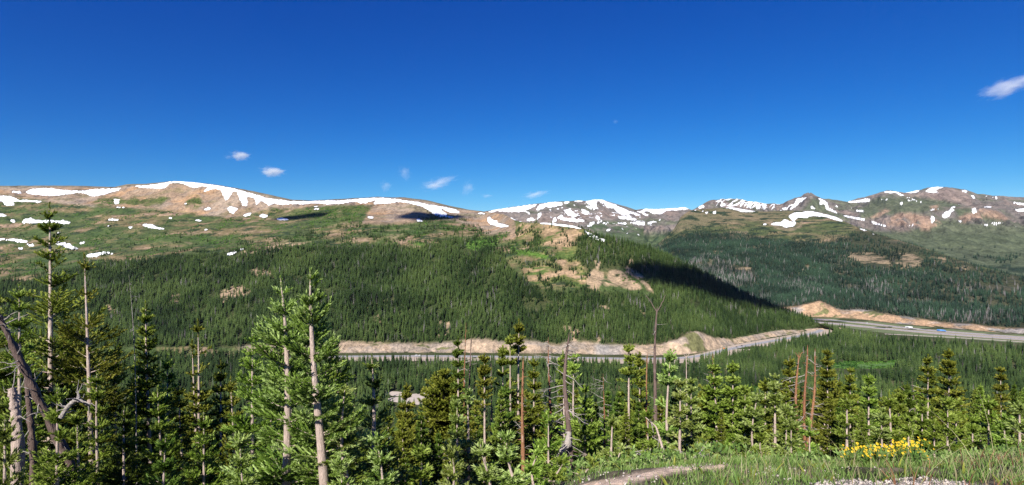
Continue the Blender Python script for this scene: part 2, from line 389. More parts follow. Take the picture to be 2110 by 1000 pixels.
SNOW_F = [
 cr(5, [(140,315),(180,290),(208,292),(205,312),(170,322)]),
 cr(5, [(960,238),(1060,223),(1020,252),(975,292),(935,322),(950,280)]),
 cr(5, [(1125,226),(1180,240),(1220,270),(1230,310),(1290,345),(1332,372),(1270,352),(1210,328),(1200,288),(1148,287),(1160,255)]),
 cr(5, [(1065,290),(1100,303),(1132,330),(1090,322)]), cr(5, [(1283,283),(1307,300),(1300,314),(1290,305)]),
 cr(5, [(1345,368),(1420,385),(1420,402),(1360,387)]),
 cr(6, [(-10,256),(60,253),(120,236),(177,242),(170,264),(100,270),(-10,274)]),
 cr(6, [(-10,383),(60,392),(130,403),(137,421),(80,414),(-10,397)]), cr(6, [(20,308),(50,328),(110,333),(127,350),(70,347),(30,327)]),
 cr(6, [(163,413),(200,425),(230,440),(312,460),(300,472),(230,457),(180,437)]), cr(6, [(200,413),(247,393),(237,410)]),
 cr(6, [(285,176),(340,173),(400,180),(442,203),(457,227),(430,217),(380,194),(290,192)]),
 cr(6, [(413,266),(442,263),(442,287),(420,292)]), cr(6, [(452,180),(540,176),(597,160),(560,190),(470,194)]),
 cr(6, [(623,182),(655,150),(700,137),(802,143),(760,154),(715,167),(732,190),(680,194)]),
 cr(6, [(753,387),(790,350),(825,333),(845,303),(892,296),(852,322),(867,337),(837,352),(832,387),(790,397)]),
 cr(6, [(673,380),(702,383),(707,410),(692,440),(670,437)]), cr(6, [(923,166),(977,170),(977,190),(935,184)]),
 cr(6, [(1003,210),(1027,203),(1037,235),(1020,244)]), cr(6, [(1013,313),(1042,318),(1052,350),(1025,364),(1008,345)]),
 cr(6, [(1108,298),(1177,303),(1167,317),(1110,312)]), cr(6, [(1348,263),(1460,283),(1460,300),(1360,282)]),
 cr(6, [(1353,325),(1460,316),(1460,342),(1400,354)]), cr(6, [(498,457),(520,443),(542,455),(510,472)]),
 cr(6, [(893,418),(922,418),(927,437),(900,434)]), cr(6, [(1088,446),(1157,448),(1132,467)]),
 cr(6, [(1163,433),(1212,430),(1232,453),(1190,457)]), cr(6, [(1208,423),(1284,444),(1230,447)]), cr(6, [(1328,448),(1375,470),(1350,466)]),
 cr(6, [(578,258),(622,260),(612,274),(585,272)]), cr(6, [(888,276),(922,280),(900,290)]), cr(6, [(1125,205),(1134,205),(1134,250),(1126,250)]),
 cr(6, [(1200,215),(1222,215),(1218,248),(1204,245)]), cr(6, [(1160,215),(1190,225),(1185,238)]),
]
PATCHY_F = [cr(5, [(295,248),(330,233),(380,238),(470,233),(520,238),(600,260),(720,275),(800,280),(850,282),(760,330),(660,325),(600,327),(540,310),(460,308),(380,300),(300,305)]),
            cr(5, [(830,340),(870,290),(900,262),(950,270),(995,263),(985,292),(930,328),(860,334)]),
            cr(6, [(460,228),(500,225),(575,262),(540,268),(480,255)]), cr(6, [(240,240),(330,240),(330,252),(240,258)]), cr(6, [(665,325),(735,312),(735,335),(670,340)])]
SNOW_D = [
 cr(5, [(250,306),(330,300),(420,303),(500,318),(580,328),(668,340),(600,350),(520,352),(440,327),(370,314),(290,314)]),
 cr(5, [(895,380),(940,350),(1000,348),(1080,338),(1150,353),(1220,368),(1300,388),(1352,415),(1340,430),(1270,412),(1200,392),(1140,384),(1070,387),(1050,402),(980,397),(950,420),(962,445),(940,467),(880,480),(840,462),(758,456),(758,438),(830,430),(870,403),(900,418),(948,433),(918,410)]),
 cr(5, [(688,446),(714,438),(714,457),(695,460)]), cr(5, [(275,340),(300,338),(298,367),(280,367)]), cr(5, [(208,350),(247,340),(225,367)]),
 cr(5, [(173,333),(212,338),(190,350)]), cr(5, [(88,326),(142,323),(137,341)]),
 cr(6, [(55,478),(130,488),(182,500),(120,508)]), cr(6, [(178,518),(232,540),(190,535)]),
]

# --- B: the long slope across the valley: left snow ridge and the wooded hill
def lin(pts): return {k: v for k, v in pts}
cutpy = {-450:745,0:745,150:742,350:738,500:735,700:727,900:726.5,1000:727,1100:728,1170:729,1250:731,1340:732,1400:731,1440:727,1480:718,1530:707,1580:697,1640:687,1672:681,1740:678}
cuttop = {-450:(722),0:722,300:716,560:714,700:706,760:709,860:711,930:706,985:700,1040:708,1080:703,1110:705,1150:712,1180:704,1215:706,1250:711,1320:712,1360:710,1395:702,1420:688,1440:686,1470:699,1510:700,1560:690,1600:683,1650:680,1672:677,1740:675}
ck = sorted(set(cutpy) | set(cuttop))
def ip(d, x): k = sorted(d); return float(np.interp(x, k, [d[q] for q in k]))
B1 = {k: (ip(cutpy, k), YV(ip(cutpy, k))) for k in ck}
B0 = {k: (ip(cutpy, k) + 12, YV(ip(cutpy, k)) - 25) for k in ck}
B2 = {k: (ip(cuttop, k) + (3.5 if 560 < k < 1385 else 0), YV(ip(cutpy, k)) + 26) for k in ck}
B7 = {-450:(398,2600),-150:(384,2600),0:(382,2600),150:(382,2600),235:(384.5,2600),262:(379,2550),300:(378,2500),350:(372.5,2450),400:(374.5,2430),450:(380,2400),500:(389,2350),550:(399,2320),600:(411,2300),640:(413,2300),700:(410.5,2300),770:(405,2250),830:(406,2250),880:(412,2220),930:(424,2200),960:(431,2150),1000:(436,2100),1040:(441,1900),1062:(455,1650),1090:(458,1570),1140:(460,1530),1175:(464,1500),1210:(472,1470),1240:(490,1440),1290:(500,1440),1340:(514,1440),1430:(556,1430),1500:(591,1420),1600:(636,1390),1660:(657,1350),1700:(671,1300),1740:(680,1270)}
B6 = {-450:(432,2320),0:(426,2300),150:(425,2300),350:(434,2250),500:(449,2150),600:(446,2130),700:(432,2080),850:(447,2000),940:(452,1950),1000:(466,1850),1040:(474,1640),1075:(480,1540),1140:(487,1470)}
B5 = {-450:(505,1950),0:(502,1950),150:(500,1950),350:(482,1950),500:(472,1950),700:(458,1880),850:(470,1780),940:(480,1700),1000:(488,1620),1040:(492,1560),1075:(500,1480),1140:(510,1420)}
B4 = {-450:(590,1480),0:(580,1500),150:(562,1520),350:(538,1560),500:(520,1600),700:(510,1600),850:(510,1560),940:(508,1500),1000:(512,1460),1075:(530,1390),1140:(545,1350)}
B3 = {-450:(680,1200),0:(670,1200),150:(655,1230),350:(640,1250),500:(630,1250),700:(620,1240),1000:(615,1230),1140:(620,1210)}
for k in (1175,1210,1240,1290,1340,1430,1500,1600,1660,1700,1740):
    p2, y2 = ip({q: v[0] for q, v in B2.items()}, k), ip({q: v[1] for q, v in B2.items()}, k); p7, y7 = B7[k]
    for D, t in ((B3, .33), (B4, .62), (B5, .78), (B6, .90)): D[k] = (p2 + (p7 - p2) * t, y2 + (y7 - y2) * t)
B8 = {k: ((v[0] + 12 + 26 * float(sstep(1040, 1250, k))), v[1] + 220) for k, v in B7.items()}
B9 = {k: (v[0] + 60 + 60 * float(sstep(1000, 1250, k)), v[1] + 900) for k, v in B7.items()}
colsB = np.arange(-420, 1742, 1.6)
def noiseB(x, y, T, C):
    A = np.interp(T, [0, 1, 2, 3, 4, 5, 6, 6.5, 7, 8, 9], [0, 0, 2.5, 9, 10, 9, 7, 8, 1.2, 5, 9])
    A2 = np.interp(T, [0, 5.5, 6, 6.6, 7, 9], [0, 0, 5, 16, 1, 0]) * sstep(1090, 1000, C)
    cutr = np.interp(T, [0.8, 1.2, 1.8, 2.2], [0, 1, 1, 0]) * 2.5
    g = ridged(x * 1.0, y * 0.25, 90, 4, 40) - 0.4
    return fbm(x, y, 160, 6, 0.55, 1) * A + g * A2 + (ridged(x, y * 0.3, 16, 4, 9) - 0.4) * cutr * 1.7
SB = lofted('hill', colsB, [B0, B1, B2, B3, B4, B5, B6, B7, B8, B9], [4, 22, 60, 70, 46, 46, 64, 16, 10], noiseB)

# --- D: the wooded mountain on the right
cutD = {1180:650,1600:651,1660:652.5,1700:653.5,1760:657,1800:661,1850:667,1950:676,2050:684,2110:689,2400:712}
cutDt = {1180:640,1600:638,1640:634,1665:629,1688:623,1700:626,1715:636,1740:645,1760:642,1790:643,1850:653,1950:667,2010:671,2040:677,2110:680,2400:702}
dk = sorted(set(cutD) | set(cutDt))
D0 = {k: (ip(cutD, k) + 8, YV(ip(cutD, k)) - 35) for k in dk}
D1 = {k: (ip(cutD, k), YV(ip(cutD, k))) for k in dk}
D2 = {k: (ip(cutDt, k), YV(ip(cutD, k)) + 34) for k in dk}
D3 = {1180:(600,1850),1500:(595,1880),1700:(585,1900),1900:(610,1700),2110:(640,1480),2400:(670,1300)}
D4 = {1180:(560,2150),1500:(530,2300),1700:(525,2300),1900:(560,2000),2110:(605,1680),2400:(640,1500)}
D5 = {1180:(535,2400),1345:(520,2600),1420:(490,2700),1500:(480,2750),1700:(480,2700),1780:(490,2500),1900:(525,2200),2110:(585,1830),2400:(628,1600)}
D6 = {1180:(540,2500),1320:(530,2700),1350:(508,2800),1370:(490,2900),1390:(470,3000),1402:(446,3100),1418:(434,3150),1440:(430,3200),1480:(427,3250),1510:(426.5,3250),1550:(434,3230),1590:(434,3200),1620:(432,3200),1680:(434,3150),1710:(440,3050),1740:(456,2900),1775:(471,2750),1810:(482,2600),1850:(494,2450),1900:(509,2350),2000:(543,2100),2110:(571,1930),2200:(590,1800),2400:(622,1700)}
D7 = {k: (v[0] + 22, v[1] + 350) for k, v in D6.items()}
D8 = {k: (v[0] + 90, v[1] + 1200) for k, v in D6.items()}
colsD = np.arange(1184, 2398, 1.6)
def noiseD(x, y, T, C):
    A = np.interp(T, [0, 1, 2, 3, 4, 5, 6, 7, 8], [0, 0, 4, 12, 14, 11, 1.5, 5, 9])
    cutr = np.interp(T, [0.8, 1.2, 1.8, 2.2], [0, 1, 1, 0]) * 4
    return fbm(x, y, 210, 6, 0.55, 21) * A + (ridged(x, y * 0.3, 20, 4, 19) - 0.4) * cutr * 1.6
SD = lofted('mountain', colsD, [D0, D1, D2, D3, D4, D5, D6, D7, D8], [4, 20, 56, 66, 50, 56, 12, 8], noiseD)

# --- E: far snowy range in the middle
E6 = {820:(475,5300),920:(452,5300),960:(443,5400),1000:(434.5,5500),1030:(430,5500),1060:(425,5550),1105:(419,5600),1140:(415.5,5600),1190:(412.5,5600),1210:(413.5,5600),1225:(410.5,5600),1242:(410.5,5600),1260:(416,5600),1290:(425,5650),1310:(432,5700),1325:(430,5700),1345:(430.5,5700),1400:(428,5700),1412:(427,5700),1422:(431,5700),1470:(445,5700),1560:(470,5600)}
E0 = {820:(560,2900),1560:(560,2900)}
E1 = {820:(525,3300),1300:(522,3300),1560:(525,3300)}
E2 = {820:(500,3800),1300:(505,3700),1560:(500,3800)}
E3 = {820:(482,4300),1560:(482,4300)}
E4 = {820:(478,4750),1000:(466,4750),1200:(458,4700),1400:(458,4800),1560:(476,4800)}
E5 = {k: (v[0] + 14, v[1] - 330) for k, v in E6.items()}
E7 = {k: (v[0] + 12, v[1] + 500) for k, v in E6.items()}
E8 = {k: (v[0] + 90, v[1] + 2200) for k, v in E6.items()}
def noiseE(x, y, T, C):
    A = np.interp(T, [0, 1, 2, 3, 4, 5, 5.7, 6, 7, 8], [15, 18, 18, 22, 22, 14, 4, 2, 8, 20])
    A2 = np.interp(T, [0, 2.5, 3.5, 4.6, 5.6, 6, 8], [0, 0, 25, 50, 14, 3, 10])
    return fbm(x, y, 420, 6, 0.55, 31) * A + (ridged(x + 0.3 * y, y * 0.3 - x * 0.1, 210, 5, 33) - 0.4) * A2
SE = lofted('far_mountain', np.arange(826, 1556, 1.5), [E0, E1, E2, E3, E4, E5, E6, E7, E8], [10, 20, 26, 26, 34, 22, 10, 8], noiseE, 3)

# --- F: far rocky range on the right
F7 = {1320:(455,5600),1380:(447,5600),1432:(430,5600),1440:(425,5600),1455:(416,5600),1470:(410.5,5600),1487:(408.5,5600),1500:(410,5600),1516:(409,5600),1530:(411.5,5600),1550:(415,5600),1562:(417,5600),1580:(418.5,5600),1600:(420,5600),1614:(418.5,5600),1625:(413,5500),1638:(408,5500),1650:(405,5500),1656:(401,5500),1661:(399,5500),1664:(397,5500),1668:(399,5500),1672:(397.5,5500),1677:(401.5,5500),1684:(404.5,5500),1692:(408,5550),1700:(409.5,5600),1712:(410,5700),1725:(411.5,5750),1745:(414.5,5800),1765:(409,5850),1785:(404,5850),1800:(400,5850),1815:(394,5850),1829:(392,5850),1845:(394,5850),1864:(396.5,5850),1885:(393,5900),1900:(389,5900),1912:(386,5900),1928:(384.5,5900),1950:(385,5900),1965:(387,5900),1985:(389.5,5900),2000:(394,5900),2015:(398.5,5900),2035:(400.5,5900),2060:(403,5850),2080:(405,5850),2110:(406,5800),2200:(400,5800),2420:(415,5800)}
F6 = {k: (v[0] + (14 if k < 1760 else 18), v[1] - 330) for k, v in F7.items()}
F5 = {1320:(462,4900),1432:(446,5000),1560:(446,5000),1750:(436,5000),1800:(432,5000),1900:(421,5100),2000:(426,5150),2110:(432,5000),2420:(440,5000)}
F4 = {1320:(470,4500),1560:(460,4500),1750:(447,4700),1800:(436,4650),1840:(427,4600),1900:(424,4650),2000:(424,4650),2050:(429,4600),2110:(436,4600),2420:(445,4600)}
F3 = {1320:(480,4100),1560:(475,4100),1750:(462,4300),1840:(454,4300),1900:(460,4250),1960:(456,4250),2110:(459,4250),2420:(470,4200)}
F2 = {1320:(500,3600),1560:(500,3600),1750:(480,3900),1900:(485,3800),2110:(480,3850),2420:(490,3800)}
F1 = {1320:(525,3200),1750:(520,3300),1900:(515,3300),2110:(525,3200),2420:(535,3100)}
F0 = {1320:(575,2500),1750:(575,2500),2110:(585,2400),2420:(610,2300)}
F8 = {k: (v[0] + 12, v[1] + 500) for k, v in F7.items()}
F9 = {k: (v[0] + 90, v[1] + 2200) for k, v in F7.items()}
def noiseF(x, y, T, C):
    A = np.interp(T, [0, 1, 2, 3, 4, 5, 6, 6.8, 7, 8, 9], [10, 16, 18, 18, 8, 12, 12, 3, 2, 8, 20])
    A2 = np.interp(T, [0, 1, 2, 2.6, 3.5, 4, 5, 6, 6.6, 7, 9], [0, 20, 36, 75, 80, 12, 50, 64, 34, 9, 10])
    return fbm(x, y, 420, 6, 0.55, 51) * A + (ridged(x - 0.35 * y, y * 0.3, 150, 5, 53) - 0.4) * A2 + np.exp(-((C - 1666) / 9.0) ** 2) * (T > 6.5) * (T < 7.6) * fbm(x, y, 22, 3, 0.7, 5) * 26
SF = lofted('rocky_mountain', np.arange(1326, 2414, 1.5), [F0, F1, F2, F3, F4, F5, F6, F7, F8, F9], [12, 24, 26, 26, 22, 22, 26, 12, 8], noiseF, 2)

# ------------------------------------------------------------------ land cover
G_green = (0.09, 0.12, 0.045); G_dry = (0.23, 0.18, 0.095); TAN = (0.36, 0.255, 0.175); ORANGE = (0.54, 0.41, 0.29)
SCREE = (0.40, 0.31, 0.235); GREY = (0.27, 0.235, 0.21); FLOOR = (0.055, 0.075, 0.025); SHRUB = (0.05, 0.10, 0.028); BRIGHT = (0.12, 0.22, 0.04)
def wig(x, y, px, py, s, a, seed):
    return px + fbm(x, y, s, 4, 0.6, seed) * a, py + fbm(x, y, s, 4, 0.6, seed + 50) * a * 0.7

TANB = [[(-420,380),(-200,383),(0,380),(100,380),(235,383),(260,378),(350,371),(450,378),(550,397),(640,412),(780,403),(860,408),(940,430),(1005,434),(1050,445),(1065,460),(1052,478),(1010,484),(985,470),(940,456),(890,446),(870,452),(840,462),(800,462),(745,462),(755,440),(770,424),(700,424),(650,425),(600,432),(560,428),(500,447),(470,450),(400,440),(330,432),(240,428),(130,420),(60,408),(0,400),(-420,410)],
        [(1050,470),(1070,462),(1120,458),(1180,464),(1215,478),(1205,500),(1190,520),(1200,545),(1210,580),(1190,596),(1160,580),(1120,590),(1085,580),(1075,556),(1100,540),(1140,535),(1150,510),(1110,505),(1070,505),(1050,490)]]
GREENB = [[(190,418),(205,408),(240,405),(262,412),(255,424),(230,430),(200,424)],[(252,416),(270,406),(300,406),(330,404),(350,410),(335,422),(300,424),(265,424)],
          cr(2, [(125,260),(160,215),(220,215),(260,240),(270,280),(230,320),(150,325),(135,300)]), cr(2, [(800,340),(820,310),(880,305),(920,320),(930,360),(890,395),(830,390),(800,370)]),
          cr(2, [(1000,370),(1060,330),(1150,330),(1200,350),(1250,310),(1400,300),(1400,400),(1200,420),(1050,390)]), cr(3, [(0,300),(180,290),(270,285),(240,330),(210,390),(120,430),(0,440)]),
          cr(4, [(190,590),(230,535),(280,540),(300,580),(250,640),(200,620)]), cr(4, [(290,770),(400,750),(430,800),(400,840),(310,830)]), cr(4, [(0,600),(60,560),(110,600),(90,640),(0,640)])]
BRIGHTB = [cr(3, [(1020,620),(1060,570),(1150,555),(1260,550),(1330,570),(1290,640),(1250,660),(1130,680),(1050,650)]), cr(4, [(0,620),(60,640),(140,660),(260,690),(370,710),(420,720),(400,745),(260,740),(120,700),(0,680)]),
           cr(3, [(560,590),(700,600),(700,640),(600,615)]), cr(3, [(940,560),(1010,570),(1000,590)])]
ORB = [cr(4, [(740,905),(800,900),(830,830),(880,815),(930,830),(975,880),(1070,950),(1090,985),(1000,1000),(900,960),(800,950)]), cr(4, [(700,750),(760,760),(720,830)]),
       [(455,600),(478,590),(500,588),(520,600),(515,612),(480,618),(452,628)], [(342,612),(360,607),(376,610),(370,625),(345,622)], [(212,625),(225,628),(250,645),(250,660),(240,655),(218,640)],
       [(570,505),(600,500),(640,498),(560,518),(490,525),(500,517)], [(500,560),(530,552),(560,560),(565,575),(530,575)], [(772,655),(782,645),(780,668)], [(900,660),(906,660),(905,700),(900,690)], [(918,665),(928,662),(920,690),(925,700),(915,690)],
       [(1160,676),(1172,672),(1192,680),(1190,692),(1172,690)], [(1178,690),(1186,690),(1190,710),(1180,710)], [(1232,688),(1238,700),(1232,712)], [(1230,625),(1250,632),(1262,645),(1240,640)], [(1315,640),(1330,645),(1325,655)],
       cr(4, [(980,735),(1020,740),(1030,770),(990,765)]), cr(4, [(1090,790),(1130,800),(1120,820)]), [(1310,570),(1335,585),(1350,605),(1335,600)], [(1205,592),(1235,600),(1245,560),(1225,555),(1212,565)], [(1290,545),(1315,560),(1335,580),(1320,580),(1290,560)], [(1380,680),(1390,686),(1385,695)], [(1050,700),(1075,702),(1070,712)]]
FORB = [[(-420,590),(-200,585),(0,578),(60,580),(130,560),(200,545),(300,540),(350,527),(420,528),(500,514),(560,507),(620,507),(700,512),(800,507),(850,512),(900,504),(940,494),(1000,502),(1035,520),(1055,560),(1085,585),(1120,597),(1170,604),(1190,600),(1205,590),(1235,602),(1300,606),(1345,612),(1335,590),(1310,565),(1280,548),(1235,552),(1215,560),(1190,535),(1186,500),(1200,485),(1240,480),(1300,480),(1800,660),(1800,690),(1740,672),(1650,678),(1600,681),(1560,688),(1510,697),(1470,696),(1440,684),(1420,685),(1395,699),(1360,707),(1250,708),(1215,703),(1180,701),(1150,709),(1110,702),(1080,700),(1040,705),(985,697),(930,703),(860,708),(760,706),(700,703),(560,712),(-420,720)]]
def cover_B():
    S = SB; px, py = proj(S); x = S['X'].ravel(); y = S['Y'].ravel(); T = S['T'].ravel()
    wx, wy = wig(x, y, px, py, 60, 5, 3)
    n1 = fbm(x * 0.45, y, 90, 6, 0.6, 61); n2 = fbm(x * 0.35, y, 34, 4, 0.6, 71); n3 = fbm(x, y, 220, 4, 0.5, 81)
    c = np.tile(np.array(G_green), (len(x), 1))
    c = mixc(c, G_dry, sstep(-0.15, 0.4, n1 + 0.4 * n3)); c = mixc(c, TAN, sstep(0.25, 0.45, n1 * 0.7 + n2 * 0.5)); c = mixc(c, (0.035, 0.06, 0.03), sstep(0.28, 0.36, -n2 - 0.2 * n1) * 0.9)
    c = mixc(c, (0.085, 0.14, 0.04), sstep(0.0, 0.4, -n3) * 0.5)
    s = sdf(wx, wy, TANB, 14)
    tan = mixc(np.tile(np.array(TAN), (len(x), 1)), SCREE, sstep(-0.2, 0.3, n3)); tan = mixc(tan, (0.44, 0.28, 0.165), sstep(0.1, 0.5, n1)); tan = mixc(tan, GREY, sstep(0.1, 0.5, n2) * 0.5)
    tan = mixc(tan, (0.17, 0.16, 0.07), sstep(0.15, 0.45, -n1) * 0.5)
    t = sstep(-3, 3, s)[:, None]
    kn = mixc(np.tile(np.array((0.34, 0.24, 0.14)), (len(x), 1)), (0.17, 0.18, 0.06), sstep(-0.3, 0.15, n1)); kn = mixc(kn, (0.10, 0.15, 0.04), sstep(0.1, 0.4, -n2)); kn = mixc(kn, (0.46, 0.32, 0.2), sstep(0.15, 0.35, n2))
    tan = np.where((px > 1062)[:, None], kn, tan); c = c * (1 - t) + tan * t
    c = mixc(c, (0.11, 0.13, 0.045), sstep(-3, 3, sdf(wx, wy, GREENB, 14)) * sstep(-0.5, 0.1, n2))
    # darker strip of low turf along the very crest of the ridge
    cr_ = sstep(6.86, 6.93, T) * sstep(7.4, 7.2, T) * (px < 1000)
    c = mixc(c, (0.22, 0.19, 0.14), cr_)
    f = sdf(wx, wy, FORB, 14); c = mixc(c, FLOOR, sstep(-4, 2, f) * 0.9)
    c = mixc(c, BRIGHT, sstep(-2, 4, sdf(wx, wy, BRIGHTB, 14)))
    c = mixc(c, (0.45, 0.33, 0.215), sstep(-1.5, 1.5, sdf(wx, wy, ORB, 14)) * sstep(0.45, 0.2, -n2))
    k = sstep(0.98, 1.04, T) * sstep(2.12, 2.0, T) * sstep(480, 520, px)
    cut = mixc(np.tile(np.array(ORANGE), (len(x), 1)), (0.42, 0.345, 0.275), sstep(-0.1, 0.3, fbm(x, y, 60, 4, 0.6, 5)))
    cut = mixc(cut, (0.40, 0.40, 0.39), sstep(1215, 1235, px) * sstep(1300, 1270, px) * 0.6); cut = mixc(cut, (0.2, 0.2, 0.09), sstep(0.35, 0.5, n2))
    c = c * (1 - k[:, None]) + cut * k[:, None]
    c = mixc(c, (0.38, 0.32, 0.26), sstep(1.02, 0.9, T))
    return c
paintB = cover_B()
hillB = build_sheet(SB, paintB, M_hill)
px, py = proj(SB); x = SB['X'].ravel(); y = SB['Y'].ravel()
wx, wy = wig(x, y, px, py, 16, 1.9, 5)
sd = sdf(wx, wy, SNOW_B, 6); sd[(SB['T'].ravel() > 7.25)] = -6
snow_sheet(SB, sd, 0.8)

def cover_D():
    S = SD; px, py = proj(S); x = S['X'].ravel(); y = S['Y'].ravel(); T = S['T'].ravel()
    wx, wy = wig(x, y, px, py, 90, 5, 3)
    n1 = fbm(x * 0.5, y, 130, 6, 0.6, 62); n2 = fbm(x * 0.4, y, 40, 4, 0.6, 72); n3 = fbm(x, y, 300, 4, 0.5, 82)
    c = np.tile(np.array((0.10, 0.125, 0.05)), (len(x), 1))
    c = mixc(c, (0.22, 0.18, 0.10), sstep(-0.2, 0.4, n1)); c = mixc(c, TAN, sstep(0.3, 0.6, n1 * 0.6 + n2 * 0.5)); c = mixc(c, (0.035, 0.055, 0.03), sstep(0.15, 0.3, -n2))
    tund = [[(1400,420),(1520,422),(1640,430),(1700,435),(1620,450),(1560,455),(1500,460),(1440,470),(1400,480),(1385,480)]]
    c = mixc(c, (0.23, 0.185, 0.115), sstep(-6, 6, sdf(wx, wy, tund, 14)) * 0.7 * sstep(-0.25, -0.05, n2))
    c = mixc(c, (0.30, 0.235, 0.155), sstep(-2, 2, sdf(wx, wy, [cr(5, [(690,420),(760,420),(830,480),(960,480),(1010,430),(1000,470),(930,500),(850,495),(740,465)]), cr(5, [(340,530),(420,510),(560,505),(560,540),(480,550),(350,545)])], 14)))
    TD = [[(1850,524),(1880,522),(1905,532),(1895,546),(1855,546)],[(1920,528),(1945,530),(1955,542),(1930,542)],[(1740,524),(1800,520),(1840,538),(1830,560),(1780,545),(1750,535)],[(1500,548),(1515,543),(1552,550),(1545,562),(1505,556)],[(1650,545),(1672,545),(1670,558),(1655,555)],[(1455,518),(1490,516),(1492,523),(1458,524)],[(1970,550),(2000,550),(1995,558)],[(1690,520),(1720,520),(1715,527),(1692,528)]]
    f = sdf(wx, wy, [[(1180,545),(1340,525),(1370,505),(1400,485),(1450,478),(1520,480),(1580,490),(1650,500),(1700,500),(1740,490),(1775,471),(1850,495),(2000,545),(2110,572),(2420,625),(2420,705),(2110,684),(1950,670),(1850,658),(1790,650),(1740,648),(1690,625),(1640,638),(1180,650)]], 14)
    c = mixc(c, (0.055, 0.06, 0.035), sstep(-4, 4, f) * 0.85)
    c = mixc(c, (0.13, 0.125, 0.09), sstep(0.1, 0.4, n1) * sstep(0, 4, f) * 0.5)
    c = mixc(c, (0.33, 0.25, 0.165), sstep(-2, 2, sdf(wx + 18 * n2, wy + 10 * n1, TD, 14)) * sstep(-0.4, 0.15, n2) * 0.9)
    k = sstep(0.98, 1.04, T) * sstep(2.1, 1.98, T)
    cut = mixc(np.tile(np.array((0.52, 0.35, 0.22)), (len(x), 1)), (0.42, 0.38, 0.35), sstep(-0.05, 0.35, fbm(x, y, 90, 3, 0.5, 5)))
    cut = mixc(cut, (0.2, 0.2, 0.09), sstep(0.3, 0.5, n2))
    c = c * (1 - k[:, None]) + cut * k[:, None]
    return c
build_sheet(SD, cover_D(), M_hill)
px, py = proj(SD); x = SD['X'].ravel(); y = SD['Y'].ravel()
wx, wy = wig(x, y, px, py, 30, 1.3, 5)
sd = sdf(wx, wy, SNOW_D, 6); sd[(SD['T'].ravel() > 6.3)] = -6
snow_sheet(SD, sd, 1.2)

def cover_far(S, spur, seed):
    px, py = proj(S); x = S['X'].ravel(); y = S['Y'].ravel(); z = S['Z'].ravel(); T = S['T'].ravel()
    wx, wy = wig(x, y, px, py, 200, 5, seed)
    n1 = fbm(x, y * 0.5, 320, 6, 0.6, 63 + seed); n2 = fbm(x, y * 0.5, 90, 5, 0.6, 73 + seed); n3 = fbm(x, y, 700, 4, 0.5, 83)
    gx = np.gradient(S['Z'], axis=1) / np.maximum(np.gradient(S['X'], axis=1), 0.5); gy = np.gradient(S['Z'], axis=0) / np.maximum(np.gradient(S['Y'], axis=0), 0.5)
    slope = np.hypot(gx, gy).ravel()
    c = np.tile(np.array((0.235, 0.205, 0.185)), (len(x), 1))
    c = mixc(c, (0.31, 0.235, 0.195), sstep(0, 0.5, n1) * 0.8); c = mixc(c, (0.13, 0.15, 0.09), sstep(0, 0.45, -n1) * 0.8)
    c = mixc(c, (0.15, 0.135, 0.13), sstep(0.6, 1.1, slope + 0.3 * n2) * 0.7)
    low = sstep(470, 492, wy); c = mixc(c, (0.085, 0.13, 0.055), low * 0.9)
    c = mixc(c, (0.04, 0.075, 0.04), sstep(0.05, 0.3, n2) * low)
    return c, wx, wy, x, y, px, py, n1, n2
c, wx, wy, x, y, px, py, n1, n2 = cover_far(SE, None, 1)
c = mixc(c, (0.10, 0.14, 0.07), sstep(-4, 6, sdf(wx, wy, [cr(4, [(650,440),(900,420),(1130,470),(1250,520),(1200,640),(1000,600),(800,560),(620,490)])], 14)) * sstep(-0.6, 0.2, n2))
build_sheet(SE, c, M_far)
wx, wy = wig(x, y, px, py, 38, 2.3, 5); sd = sdf(wx, wy, SNOW_E, 6)
nn = ridged(x + 0.3 * y, y * 0.35 - 0.1 * x, 130, 5, 91)
sp = sdf(wx, wy, [[(1005,432),(1100,420),(1240,412),(1300,440),(1380,455),(1370,480),(1320,488),(1220,470),(1100,458),(1005,456)]], 6)
sd = np.maximum(sd, np.minimum(sp, (nn - 0.80) * 16)); sd[(SE['T'].ravel() > 6.5)] = -6
snow_sheet(SE, sd, 2.5)
c, wx, wy, x, y, px, py, n1, n2 = cover_far(SF, None, 2)
c = mixc(c, (0.12, 0.145, 0.085), sstep(-4, 6, sdf(wx, wy, [cr(5, [(1000,330),(1080,240),(1150,230),(1240,330),(1400,380),(1400,430),(1100,350)]), [(1770,430),(1810,405),(1870,405),(1960,412),(1990,425),(1900,440),(1860,440),(1800,450),(1770,452)], [(1760,470),(1860,480),(1940,450),(2010,460),(2110,465),(2420,470),(2420,620),(1760,560)], [(1965,430),(2000,425),(2010,440),(1975,450)], [(2010,440),(2060,440),(2070,460),(2030,458)]], 14)) * 0.9)
c = mixc(c, (0.41, 0.275, 0.20), sstep(-2, 3, sdf(wx, wy, [cr(6, [(300,455),(330,400),(380,370),(440,350),(500,350),(600,370),(680,385),(740,420),(760,450),(700,470),(660,500),(590,500),(540,460),(400,462)]), cr(6, [(170,385),(230,350),(300,320),(340,330),(270,385),(200,415)]), cr(6, [(880,400),(960,370),(1060,350),(1080,320),(1180,330),(1240,345),(1300,390),(1340,400),(1280,420),(1200,410),(1110,400),(1020,420),(930,435)]), cr(6, [(660,300),(740,290),(740,330),(680,340)]), cr(5, [(700,270),(650,260),(560,250),(620,280)])], 14)) * sstep(-0.5, -0.1, n2) * 0.85)
c = mixc(c, (0.30, 0.23, 0.20), sstep(-2, 4, sdf(wx, wy, [cr(6, [(470,190),(620,185),(800,150),(980,160),(1020,260),(1000,295),(800,270),(640,225)])], 14)) * 0.8)
c = mixc(c, (0.035, 0.06, 0.035), sstep(0, 0.25, n2) * sstep(525, 540, wy - 0.0 * wx))
build_sheet(SF, c, M_far)
